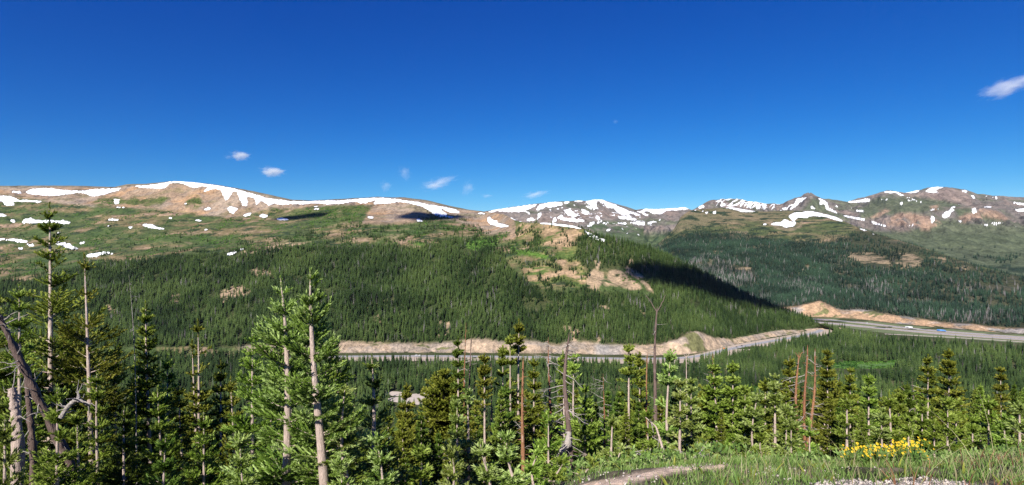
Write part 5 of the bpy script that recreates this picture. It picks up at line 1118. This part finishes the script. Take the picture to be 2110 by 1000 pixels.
log_thing('thick broken reddish trunk leaning from the upper left edge', [(230, gpx(230, 9.9) + 5, 9.9), (150, 965, 9.6), (98, 860, 9.4), (50, 760, 9.2), (12, 682, 9.0), (-20, 615, 8.9)], [0.065, 0.065, 0.06, 0.055, 0.042, 0.015], 'brown', twigs=60, seed=3)
log_thing('weathered grey trunk standing beside the leaning red one', [(70, gpx(70, 9.7) + 5, 9.7), (68, 930, 9.7), (60, 840, 9.7), (52, 760, 9.7)], [0.07, 0.055, 0.04, 0.02], 'brown', twigs=20, seed=5)
log_thing('short orange pink stump of dead wood at the left edge', [(40, gpx(40, 9.3) + 5, 9.3), (36, 880, 9.3), (24, 800, 9.3)], [0.09, 0.07, 0.05], 'pale', twigs=22, seed=6, twl=0.5)
log_thing('silver arched dead limb curving over at the lower left', [(126, 860, 8.2), (140, 838, 8.2), (156, 824, 8.2), (172, 828, 8.2), (186, 838, 8.3)], [0.03, 0.032, 0.03, 0.02, 0.01], 'grey', twigs=12, seed=7, name='dead_limb', cat='dead limb')
log_thing('pale thin trunk leaning left above the dirt patch', [(1374, gpx(1374, 11.5) + 3, 11.5), (1366, 925, 11.5), (1358, 900, 11.6), (1352, 880, 11.7), (1330, 860, 11.8)], [0.03, 0.028, 0.022, 0.015, 0.008], 'pale', twigs=10, seed=8, name='dead_limb', cat='dead limb')
log_thing('fallen pale pole lying over the low spruces beside the dirt', [(1360, 962, 10.9), (1340, 950, 11.2), (1310, 932, 11.5), (1290, 918, 11.7)], [0.022, 0.02, 0.012, 0.006], 'grey', twigs=14, seed=9, name='dead_limb', cat='dead limb')
log_thing('grey fallen branch on the dirt patch', [(1300, 978, 9.6), (1330, 968, 10.0), (1360, 965, 10.3), (1395, 968, 10.2)], [0.012, 0.016, 0.012, 0.005], 'grey', twigs=16, seed=10, name='dead_limb', cat='dead limb')
log_thing('tangle of pale dead branches beside the dirt under the white trunk', [(1405, 955, 10.6), (1425, 948, 10.9), (1440, 935, 11.1), (1455, 945, 11.2)], [0.012, 0.014, 0.010, 0.004], 'grey', twigs=26, seed=11, twl=0.5, name='dead_limb', cat='dead limb')
log_thing('twisted burl of grey wood wrapped round the snag foot', [(1168, 972, 13.0), (1150, 950, 12.95), (1158, 930, 12.9), (1170, 915, 13.0), (1172, 890, 13.1)], [0.11, 0.08, 0.07, 0.09, 0.05], 'grey', twigs=14, seed=12, twl=0.6, name='burl', cat='burl')

# --- the wood on the slope just behind: spruces built once and copied
PRO = []
for i, (H, Rw, sh, fo) in enumerate([(8.5, 1.0, 'spire', 'green'), (8.0, 1.15, 'cone', 'dark'), (9.5, 0.95, 'spire', 'olive'), (7.0, 1.0, 'irregular', 'olive'), (9.0, 1.2, 'spire', 'dark'), (8.0, 1.05, 'spire', 'green')]):
    wd, nd = spruce(900 + i, H, Rw, lod=1.9, base=0.02, dens=1.7, wide=1.25, shape=sh)
    PRO.append((H, wd.mesh('trunk', MB['pale'], True), nd.mesh('crown', MF[fo])))
rs = np.random.RandomState(77); cnt = 0; NMAX = 300 - len(USED); pts = []
order = []
X, Y, Z, H = NEAR_STUFF
rs2 = np.random.RandomState(12)
Yn = np.sqrt(np.r_[rs2.uniform(13.2 ** 2, 19 ** 2, 700), rs2.uniform(17 ** 2, 125 ** 2, 3200)]); Xn = rs2.uniform(-0.95, 0.97, 3900) * Yn; Zn = gz(Xn, Yn); Hn = rs2.uniform(5.5, 9.0, 3900) * np.interp(Yn, [17, 60, 125], [0.62, 0.9, 1.1])
taken = list(USED); slope_rest = []
idx = np.argsort(Yn)
for i in idx:
    if Yn[i] < 17 and Xn[i] / Yn[i] * F + 1055 < 800: continue
    if all((Xn[i] - a) ** 2 + (Yn[i] - b_) ** 2 > ((0.85 if Yn[i] < 19 else 1.2) + 0.012 * Yn[i]) ** 2 for a, b_ in taken):
        # keep the view over the gravel lot open
        pxi = Xn[i] / Yn[i] * F + 1055; tpy = 500 - (Zn[i] + Hn[i]) / Yn[i] * F
        lim = 836 if 775 < pxi < 935 else (745 if pxi < 700 else 785)
        if tpy < lim: Hn[i] = (500 - lim - rs.uniform(-8, 45)) / F * Yn[i] - Zn[i]
        if Yn[i] < 17: Hn[i] = (500 - (lim + rs.uniform(5, 95))) / F * Yn[i] - Zn[i]
        if Hn[i] < 1.6: continue
        taken.append((Xn[i], Yn[i]))
        if cnt < NMAX and abs(pxi - 1055) < 1090:
            H0, mt, mc = PRO[rs.randint(len(PRO))]
            root = empty('spruce_tree', (Xn[i], Yn[i], Zn[i] - 0.2), 'spruce in the dense mixed stand on the slope behind the nearest trees', 'tree', 'spruces on the slope behind the nearest trees')
            s = Hn[i] / H0; root.scale = (s * rs.uniform(0.8, 1.15), s * rs.uniform(0.8, 1.15), s); root.rotation_euler = (rs.normal(0, .02), rs.normal(0, .02), rs.uniform(0, 6.28))
            obj('trunk', mt, root); obj('crown', mc, root); cnt += 1
        else: slope_rest.append((Xn[i], Yn[i], Zn[i] - 0.2, Hn[i]))
sr = np.array(slope_rest)
def big_proto():
    L = []
    for H0, mt, mc in PRO[:5]:
        V = []; Fc = []; 
        a = Acc()
        n1 = len(mc.vertices); co = np.zeros(n1 * 3); mc.vertices.foreach_get('co', co); co = co.reshape(-1, 3) / H0; f = np.zeros(len(mc.loops), int); mc.loops.foreach_get('vertex_index', f); tn = np.zeros(n1); mc.attributes['tone'].data.foreach_get('value', tn)
        f = f.reshape(-1, 4)
        me = mesh_from('spruce_mid', co, [f], M_forest, attrs={'tone': tn}); L.append(bpy.data.objects.new('spruce_mid', me))
    return L
if len(sr): scatter('slope_spruce_forest', sr[:, :3], sr[:, 3], sr[:, 3], scatter_group('scatter_mid', big_proto()), 5, 10)
print('slope trees', cnt, len(sr), time.time() - T0)

# --- grass, dry stalks, leaves and gravel on the open ground at the right
def blades(name, n_, region, hmin, hmax, wd, mat, seed, lean=0.35, seg=3, tone0=0.5):
    rs = np.random.RandomState(seed); x, y = region(rs, n_); z = gz(x, y); n_ = len(x)
    a = rs.uniform(0, 6.28, n_); l_ = rs.uniform(hmin, hmax, n_); ln = rs.uniform(0.05, lean, n_) * l_ * 1.6; d = np.stack([np.cos(a), np.sin(a)], 1); b_ = rs.uniform(0, 6.28, n_); s = np.stack([np.cos(b_), np.sin(b_)], 1) * wd * rs.uniform(0.6, 1.3, (n_, 1))
    V = []; T = []
    for k in range(seg + 1):
        t = k / seg; cx = np.stack([x, y], 1) + d * (ln * t ** 1.8)[:, None]; zz = z - 0.02 + l_ * t * (1 - 0.12 * t); w_ = (1 - t ** 1.5) + 0.06
        V.append(np.c_[cx + s * w_, zz]); V.append(np.c_[cx - s * w_, zz]); tb = rs.normal(0, 0.02, n_); T.append(0.25 + 0.5 * t + 0 * x); T.append(0.25 + 0.5 * t + 0 * x)
    V = np.stack(V, 1).reshape(-1, 3); T = (np.stack(T, 1) + rs.normal(0, 0.15, (n_, 1)) + tone0 - 0.5).reshape(-1); i = np.arange(n_) * (2 * (seg + 1)); Fc = np.concatenate([np.stack([i + 2 * k, i + 2 * k + 1, i + 2 * k + 3, i + 2 * k + 2], 1) for k in range(seg)])
    o = obj(name, mesh_from(name, V, [Fc], mat, attrs={'tone': np.clip(T, 0, 1)})); return o
M_rust = foliage_mat('withered_leaves', (0.12, 0.06, 0.03), (0.30, 0.17, 0.08), (0.48, 0.34, 0.18)); M_grass = foliage_mat('grass_blades', (0.04, 0.085, 0.018), (0.14, 0.23, 0.05), (0.36, 0.46, 0.16)); M_straw = foliage_mat('dry_grass', (0.28, 0.24, 0.10), (0.42, 0.36, 0.2), (0.62, 0.56, 0.38))
def reg(dens_fn, x0, x1, y0, y1):
    def f(rs, n_):
        x = rs.uniform(x0, x1, n_); y = np.sqrt(rs.uniform(y0 ** 2, y1 ** 2, n_)); px_ = x / y * F + 1055; py_ = 500 - gz(x, y) / y * F; n1 = fbm(x, y, 0.7, 4, 0.6, 4); k = rs.uniform(0, 1, n_) < dens_fn(px_, py_, n1, x, y); return x[k], y[k]
    return f
DIRT = [[(1170,1015),(1205,997),(1300,977),(1400,963),(1500,958),(1508,965),(1400,974),(1325,987),(1260,1012)]]
GRAV = [[(1600,1005),(1680,990),(1800,987),(1870,980),(1960,988),(2050,1000),(2110,1010),(2300,1100),(1500,1100)], [(1560, 975), (1620, 968), (1650, 978), (1600, 988)]]
def dg(px_, py_, n1, x, y):
    d = sdf(px_ + n1 * 14, py_ + n1 * 5, DIRT, 20); g = sdf(px_ + n1 * 50, py_ + n1 * 16, GRAV, 20) - 7
    edge = np.interp(px_, [1100, 1250, 1400, 1500, 2200], [0.0, 0.15, 0.5, 1, 1])
    return np.clip(edge * sstep(-0.3, 0.35, n1 + 0.2) * sstep(3, -3, d) * (0.06 + 0.94 * sstep(4, -5, g)), 0, 1)
tag(blades('grass', 130000, reg(dg, -0.5, 12, 4.2, 11.5), 0.04, 0.15, 0.0055, M_grass, 1), 'rough green mountain grass on the open ground', None, None, 'stuff')
tag(blades('tall_grass', 9000, reg(lambda *a: dg(*a) * sstep(0.1, 0.3, fbm(a[3], a[4], 0.9, 3, 0.5, 8)), -0.5, 12, 5.5, 11), 0.15, 0.32, 0.007, M_grass, 2, 0.5, tone0=0.42), None, None, None, 'stuff')
tag(blades('dry_grass', 15000, reg(lambda *a: np.clip(dg(*a) + 0.05, 0, 1) * np.interp(a[0], [1300, 1800, 2110], [0.2, 0.6, 1.0]), -0.5, 12, 4.2, 11.5), 0.12, 0.34, 0.0028, M_straw, 3, 0.3), None, None, None, 'stuff')
tag(blades('seed_stalk_grass', 120, reg(lambda px_, py_, n1, x, y: (px_ > 1650) * (py_ > 880) * 1.0, 3, 12, 5.2, 9), 0.5, 1.0, 0.003, M_straw, 4, 0.9, 5), None, None, None, 'stuff')
tag(blades('weeds', 5000, reg(lambda *a: dg(*a) * sstep(0.0, 0.25, fbm(a[3], a[4], 0.5, 3, 0.5, 18)), -0.5, 12, 4.6, 11), 0.08, 0.2, 0.016, MF['olive'], 5, 0.8, tone0=0.6), None, None, None, 'stuff')
tag(blades('withered_weeds', 2600, reg(lambda px_, py_, n1, x, y: (px_ > 1830) * (py_ > 885) * sstep(0.0, 0.25, fbm(x, y, 0.8, 3, 0.5, 28)), 4, 12, 4.6, 9.5), 0.10, 0.34, 0.007, M_rust, 6, 0.5), None, None, None, 'stuff')
# leafy ground cover where the trees begin
rs = np.random.RandomState(31); n_ = 15000; x = rs.uniform(-1, 16, n_); y = np.sqrt(rs.uniform(8.5 ** 2, 17 ** 2, n_)); px_ = x / y * F + 1055; k = (px_ > 1130) & (rs.uniform(0, 1, n_) < sstep(-0.2, 0.3, fbm(x, y, 0.9, 3, 0.5, 9)) * sstep(1120, 1300, px_)); x, y = x[k], y[k]
z = gz(x, y) + rs.uniform(0.02, 0.30, len(x)); lf = Acc(); P = np.stack([x, y, z], 1); D = np.stack([rs.normal(0, .6, len(x)), rs.normal(0, .6, len(x)), np.full(len(x), .8)], 1)
py_ = 500 - z / y * F; k = sdf(x / y * F + 1055, py_, DIRT, 20) < -3; P, D = P[k], D[k]
needles(lf, P, D, np.full(len(P), 0.10), np.full(len(P), 0.018), rs, 5, rs.normal(0.5, 0.15, len(P)), 0.9)
o = obj('undergrowth', lf.mesh('undergrowth', M_grass)); tag(o, None, None, None, 'stuff')
# stones
M_stone = flat_mat('gravel_stone', (0.46, 0.40, 0.36), 0.9, 0.4, 9.0)
def stones(name, n_, region, smin, smax, seed):
    rs = np.random.RandomState(seed); x, y = region(rs, n_); z = gz(x, y); n_ = len(x)
    base = np.array([[1, 0, 0], [-1, 0, 0], [0, 1, 0], [0, -1, 0], [0, 0, 1], [0, 0, -1]], float); fc = np.array([[0, 2, 4], [2, 1, 4], [1, 3, 4], [3, 0, 4], [2, 0, 5], [1, 2, 5], [3, 1, 5], [0, 3, 5]])
    s = smin + (smax - smin) * rs.uniform(0, 1, n_) ** 3; V = base[None] * (s[:, None, None] * rs.uniform(0.55, 1.25, (n_, 6, 3)) + 0) ; a = rs.uniform(0, 6.28, n_); c_, s_ = np.cos(a)[:, None], np.sin(a)[:, None]
    Vx = V[..., 0] * c_ - V[..., 1] * s_; Vy = V[..., 0] * s_ + V[..., 1] * c_; V = np.stack([Vx + x[:, None], Vy + y[:, None], V[..., 2] * 0.7 + z[:, None] + 0.2 * s[:, None]], 2)
    V += rs.normal(0, 0.12, V.shape) * s[:, None, None]
    o = obj(name, mesh_from(name, V.reshape(-1, 3), [(fc[None] + np.arange(n_)[:, None, None] * 6).reshape(-1, 3)], M_stone)); tag(o, None, None, None, 'stuff'); return o
def gg(px_, py_, n1, x, y): return np.clip(sstep(-8, 3, sdf(px_ + n1 * 50, py_ + n1 * 16, GRAV, 20) - 7) + 0.02 * (sdf(px_, py_, DIRT, 20) > -4) + 0.03, 0, 1)
stones('gravel', 60000, reg(gg, -0.5, 9, 4.0, 9.5), 0.006, 0.03, 5)

# --- yellow flowers
M_petal = flat_mat('yellow_petals', (0.78, 0.56, 0.012), 0.6, 0.15, 30.0); M_disc = flat_mat('flower_disc', (0.5, 0.3, 0.02), 0.8, 0.1, 30.0)
def flower_proto(seed):
    rs = np.random.RandomState(seed); st = Acc(); pt = Acc(); dc = Acc()
    for k in range(7):
        x0, y0 = rs.uniform(-0.10, 0.10, 2); h = rs.uniform(0.20, 0.36); t = np.linspace(0, 1, 4)[:, None]; top = np.array([x0 * 1.4, y0 * 1.4, h]); tube(st, np.array([x0 * 0.5, y0 * 0.5, 0]) * (1 - t) + top * t, np.full(4, 0.003), 4)
        nrm = np.array([rs.normal(0, .3), -0.5 + rs.normal(0, .3), 0.8]); nrm /= np.linalg.norm(nrm); u = np.cross(nrm, [1, 0, 0.1]); u /= np.linalg.norm(u); v = np.cross(nrm, u); r_ = rs.uniform(0.012, 0.019)
        for j in range(10):
            a = j * 0.628; d = u * math.cos(a) + v * math.sin(a); s = u * -math.sin(a) + v * math.cos(a); pt.add(np.array([top, top + d * r_ * .6 + s * .007, top + d * r_ - nrm * .003, top + d * r_ * .6 - s * .007]), [[0, 1, 2, 3]])
        tube(dc, np.array([top, top + nrm * 0.006]), [0.009, 0.004], 7)
        needles(st, np.array([[x0 * .5, y0 * .5, 0.03 + 0.06 * q] for q in range(3)]), rs.normal(0, 1, (3, 3)) + [0, 0, 1.0], np.full(3, 0.10), np.full(3, 0.010), rs, 4)
    return st.mesh('stem', M_grass), pt.mesh('petal', M_petal), dc.mesh('flower_centre', M_disc)
FP = [flower_proto(60 + i) for i in range(3)]; rs = np.random.RandomState(66); nf = 0
def put_flower(px_, py_, label, group):
    # walk along the line of sight to the ground
    Ys = np.linspace(13, 5, 400); xs = (px_ - 1055) / F * Ys; g = gz(xs, Ys) + 0.33; ln = -(py_ - 500) / F * Ys; i = int(np.argmax(ln < g)) if (ln < g).any() else int(np.argmin(np.abs(ln - g)))
    Yq = Ys[i]; xq = xs[i]; root = empty('yellow_flower', (xq, Yq, float(gz(xq, Yq)) - 0.01), label, 'flower', group); m3 = FP[rs.randint(3)]; root.rotation_euler = (0, 0, rs.uniform(-0.5, 0.5)); s = rs.uniform(1.0, 1.3); root.scale = (s, s, s)
    obj('stem', m3[0], root); obj('petal', m3[1], root); obj('flower_centre', m3[2], root)
for k in range(22): put_flower(rs.uniform(1750, 1818), rs.uniform(920, 944), 'clump of yellow daisy like flowers in the left half of the flower band', 'yellow flowers left of the leaning white trunk')
for k in range(30): put_flower(rs.uniform(1834, 1905), rs.uniform(918, 942), 'clump of yellow daisy like flowers right of the leaning white trunk', 'yellow flowers right of the leaning white trunk')
put_flower(1858, 960, 'lone clump of yellow flowers in the grass below the flower band, left one', None); put_flower(1869, 957, 'lone clump of yellow flowers in the grass below the flower band, right one', None)
print('near', time.time() - T0)

# ------------------------------------------------------------------ vehicles on the roads
M_white = flat_mat('white_paint', (0.78, 0.79, 0.80), 0.4, 0.04, 2.0); M_bluep = flat_mat('blue_paint', (0.10, 0.27, 0.62), 0.4, 0.08, 2.0); M_dark = flat_mat('dark_paint', (0.04, 0.045, 0.055), 0.35, 0.1, 2.0)
M_glass = flat_mat('dark_glass', (0.02, 0.025, 0.03), 0.1, 0.0, 1.0); M_tyre = flat_mat('tyre_rubber', (0.025, 0.025, 0.025), 0.9, 0.1, 2.0); M_oran = flat_mat('orange_paint', (0.75, 0.22, 0.03), 0.5, 0.05, 2.0)
def box(a, x0, x1, y0, y1, z0, z1, tx=0.0, ty=0.0):
    V = [(x0, y0, z0), (x1, y0, z0), (x1, y1, z0), (x0, y1, z0), (x0 + tx, y0 + ty, z1), (x1 - tx, y0 + ty, z1), (x1 - tx, y1 - ty, z1), (x0 + tx, y1 - ty, z1)]
    a.add(np.array(V, float), [[0, 3, 2, 1], [4, 5, 6, 7], [0, 1, 5, 4], [1, 2, 6, 5], [2, 3, 7, 6], [3, 0, 4, 7]])
def part(name, mat, root, fn):
    a = Acc(); fn(a); return obj(name, a.mesh(name, mat), root)
def wheel(root, x, y, r=0.5, w_=0.3):
    a = Acc(); t = np.array([[x, y - w_ / 2, r], [x, y - w_ / 2 + 0.01, r], [x, y + w_ / 2 - 0.01, r], [x, y + w_ / 2, r]]); tube(a, t, [0.05, r, r, 0.05], 14); o = obj('wheel', a.mesh('wheel', M_tyre), root)
    b_ = Acc(); tube(b_, np.array([[x, y - w_ / 2 - 0.02, r], [x, y + w_ / 2 + 0.02, r]]), [r * .5, r * .5], 10); obj('rim', b_.mesh('rim', M_white), o)
def on_road(pts, px_, off=0.0):
    ks = [p[0] for p in pts]; py_ = float(np.interp(px_, ks, [p[1] for p in pts])); Y = 200 * F / (py_ - 500); x = (px_ - 1055) / F * Y
    p2 = px_ + 6; py2 = float(np.interp(p2, ks, [p[1] for p in pts])); Y2 = 200 * F / (py2 - 500); x2 = (p2 - 1055) / F * Y2; a = math.atan2(Y2 - Y, x2 - x)
    return (x - math.sin(a) * off, Y + math.cos(a) * off, ZV + 0.45), a
def semi(loc, a, label, mat, L=15.0):
    r_ = empty('semi_truck', loc, label, 'truck'); r_.rotation_euler = (0, 0, a)
    part('trailer', mat, r_, lambda q: box(q, -L / 2, L / 2 - 3.4, -1.3, 1.3, 1.1, 4.1)); c_ = part('cab', mat, r_, lambda q: (box(q, L / 2 - 3.0, L / 2 - 0.9, -1.2, 1.2, 0.7, 3.6, 0.1, 0.08), box(q, L / 2 - 0.9, L / 2, -1.1, 1.1, 0.7, 1.9, 0.0, 0.1)))
    part('window', M_glass, c_, lambda q: box(q, L / 2 - 1.6, L / 2 - 0.93, -1.18, 1.18, 2.2, 3.1)); part('chassis', M_dark, r_, lambda q: box(q, -L / 2 + 0.5, L / 2 - 0.6, -0.5, 0.5, 0.6, 1.09))
    for x in (-L / 2 + 1.2, -L / 2 + 2.5, L / 2 - 4.2, L / 2 - 1.2):
        for y in (-1.05, 1.05): wheel(r_, x, y)
    return r_
def car(loc, a, label, mat, name='car', L=4.6, h=1.5, cat='car'):
    r_ = empty(name, loc, label, cat); r_.rotation_euler = (0, 0, a)
    b_ = part('body', mat, r_, lambda q: box(q, -L / 2, L / 2, -0.9, 0.9, 0.3, 0.95, 0.08, 0.05)); c_ = part('cabin', mat, r_, lambda q: box(q, -L * .36, L * .2, -0.82, 0.82, 0.951, h, 0.45, 0.12))
    part('window', M_glass, c_, lambda q: box(q, -L * .36 + 0.05, L * .2 - 0.02, -0.835, 0.835, 1.0, h - 0.12, 0.38, 0.10))
    for x in (-L * .32, L * .32):
        for y in (-0.8, 0.8): wheel(r_, x, y, 0.34, 0.22)
    return r_
l_, a = on_road(hwA, 1872, 1.5); semi(l_, a + math.pi, 'white semi truck driving on the right hand highway', M_white)
l_, a = on_road(hwA, 1940, -1.0); semi(l_, a, 'bright blue semi truck on the highway right of the white one', M_bluep, 17)
l_, a = on_road(hwA, 1785, 2.0); car(l_, a, 'small white car on the highway left of the white truck', M_white, h=1.7)
l_, a = on_road(rd, 858, 2.0); car(l_, a, 'white van on the valley road, left of two', M_white, 'van', 5.6, 2.1, 'van'); l_, a = on_road(rd, 864.5, 1.0); car(l_, a, 'white car on the valley road, right of two', M_white)
l_, a = on_road(rd, 1519, 1.5); car(l_, a, 'dark car on the valley road by the cut bank, left of two', M_dark); l_, a = on_road(rd, 1530, 1.5); car(l_, a, 'dark car on the valley road by the cut bank, right of two', M_dark, h=1.8)
l_, a = on_road(rd, 1500, 7.5); car(l_, a, 'orange maintenance truck parked beside the bend of the road', M_oran, 'utility_truck', 5.4, 2.2, 'truck')

# ------------------------------------------------------------------ clouds
def cloud_mat(name, dens, scale, thr, fall=1.0):
    m = bpy.data.materials.new(name); m.use_nodes = True; n = m.node_tree.nodes; l = m.node_tree.links
    for x in list(n): n.remove(x)
    out_ = n.new('ShaderNodeOutputMaterial'); v = n.new('ShaderNodeVolumePrincipled'); v.inputs['Color'].default_value = (1, 1, 1, 1); v.inputs['Anisotropy'].default_value = -0.35
    tc = n.new('ShaderNodeTexCoord'); le = N(n, 'ShaderNodeVectorMath', operation='LENGTH'); l.new(tc.outputs['Object'], le.inputs[0])
    no = N(n, 'ShaderNodeTexNoise', Scale=scale, Detail=5.0, Roughness=0.6); l.new(tc.outputs['Object'], no.inputs['Vector'])
    s1 = N(n, 'ShaderNodeMath', operation='MULTIPLY_ADD'); s1.inputs[1].default_value = -fall; s1.inputs[2].default_value = fall; l.new(le.outputs['Value'], s1.inputs[0])     # fall*(1-r)
    s2 = N(n, 'ShaderNodeMath', operation='ADD'); l.new(s1.outputs[0], s2.inputs[0]); l.new(no.outputs[0], s2.inputs[1])
    s3 = N(n, 'ShaderNodeMath', operation='SUBTRACT'); s3.inputs[1].default_value = thr; l.new(s2.outputs[0], s3.inputs[0])
    s4 = N(n, 'ShaderNodeMath', operation='MAXIMUM'); s4.inputs[1].default_value = 0.0; l.new(s3.outputs[0], s4.inputs[0])
    s5 = N(n, 'ShaderNodeMath', operation='MULTIPLY'); s5.inputs[1].default_value = dens; l.new(s4.outputs[0], s5.inputs[0]); l.new(s5.outputs[0], v.inputs['Density']); l.new(v.outputs[0], out_.inputs['Volume'])
    # vapour does not glow; negative anisotropy scatters light back the way it came
    return m
import bmesh
def ico(name, r=1.0, sub=3):
    bm = bmesh.new(); bmesh.ops.create_icosphere(bm, subdivisions=sub, radius=r); me = bpy.data.meshes.new(name); bm.to_mesh(me); bm.free(); return me
MC_puff = cloud_mat('cloud_puff', 0.014, 3.0, 0.82, 0.75); MC_wisp = cloud_mat('cloud_wisp', 0.0046, 3.2, 0.74, 0.55); MC_soft = cloud_mat('cloud_soft', 0.0042, 2.8, 0.76, 0.65)
def cloud(px_, py_, wpx, hpx, label, mat, Y=12000.0, rot=0.0, depth=1.0):
    x, y, z = worldpt(px_, py_, Y); me = ico('cloud'); me.materials.append(mat); o = obj('cloud', me, None, (x, y, z)); s = Y / F / 2
    o.scale = (wpx * s, wpx * s * depth, hpx * s); o.rotation_euler = (0, rot, 0); tag(o, label, 'cloud'); return o
CLOUDS = [(495, 321, 52, 26, 'small puffy cloud above the left snow ridge, upper of two', MC_puff, 0), (561, 354, 66, 27, 'small flat bottomed puffy cloud just above the left snow ridge', MC_puff, 0),
          (2078, 178, 125, 46, 'elongated white cloud high at the right edge', MC_soft, -0.32), (834, 357, 34, 40, 'faint round wisp left of the long feathery wisp', MC_wisp, -0.5),
          (795, 384, 34, 30, 'faintest small round wisp low over the ridge', MC_wisp, 0), (905, 377, 95, 26, 'long feathery wisp in the middle of the sky just over the ridge', MC_wisp, -0.3),
          (890, 383, 60, 18, 'short streak joined below the feathery wisp', MC_wisp, 0.1), (964, 388, 34, 42, 'hook shaped wisp right of the feathery wisp', MC_wisp, 0.5),
          (1103, 401, 75, 18, 'thin slanting wisp above the middle of the far snow range', MC_wisp, -0.18), (1003, 404, 34, 10, 'tiny thin streak low over the ridge saddle', MC_wisp, 0),
          (1268, 251, 16, 12, 'tiny lone wisp high in the blue sky', MC_wisp, 0), (470, 324, 24, 12, 'tiny wisp left of the upper puffy cloud', MC_wisp, 0)]
for px_, py_, wp, hp, lb, mt, ro in CLOUDS: cloud(px_, py_, wp * 1.25, hp * 1.3, lb, mt, rot=ro)
# unseen clouds added out of frame, placed to cast shade on the slopes
M_cl = flat_mat('shade_cloud_white', (0.85, 0.86, 0.88), 1.0, 0.05, 0.01)
def shade_cloud(px_, py_, Y, w_, d_, seed, alt=700, label=''):
    x, y, z = worldpt(px_, py_, Y); t = alt / SUND[2]; c = np.array([x, y, z]) + SUND * t
    me = ico('cloud', 1.0, 5); co = np.zeros(len(me.vertices) * 3); me.vertices.foreach_get('co', co); co = co.reshape(-1, 3)
    f = 1 + 0.30 * fbm(co[:, 0] * 2 + co[:, 2] * 1.3 + seed, co[:, 1] * 2 + co[:, 2], 1.0, 4, 0.55, seed); co *= f[:, None]; me.vertices.foreach_set('co', co.ravel()); me.materials.append(M_cl)
    o = obj('cloud', me, None, tuple(c)); o.scale = (w_, d_, min(w_, d_) * 0.4); o.rotation_euler = (0, 0, 0); tag(o, label, 'cloud', 'unseen clouds added to shade the slopes'); return o
shade_cloud(628, 452, 2100, 110, 50, 1, 2300, 'unseen cloud added to shade the turf below the left snow ridge')
shade_cloud(885, 444, 1985, 115, 75, 2, 2300, 'unseen cloud added to shade the end of the long snow bank')
shade_cloud(1492, 608, 1400, 215, 84, 4, 2600, 'unseen cloud added to shade the right flank of the wooded hill')
# ------------------------------------------------------------------ the air between here and the far ranges
M_haze = bpy.data.materials.new('haze_air'); M_haze.use_nodes = True; n = M_haze.node_tree.nodes; l = M_haze.node_tree.links
for x_ in list(n): n.remove(x_)
out_ = n.new('ShaderNodeOutputMaterial'); v = n.new('ShaderNodeVolumePrincipled'); v.inputs['Color'].default_value = (0.72, 0.84, 1, 1); v.inputs['Density'].default_value = 8e-6; v.inputs['Anisotropy'].default_value = 0.0
l.new(v.outputs[0], out_.inputs['Volume'])
a_ = Acc(); box(a_, -9500, 9500, -3200, 9600, -245, 640); hz = obj('haze', a_.mesh('haze', M_haze)); tag(hz, None, None, None, 'stuff')
print('all', time.time() - T0)
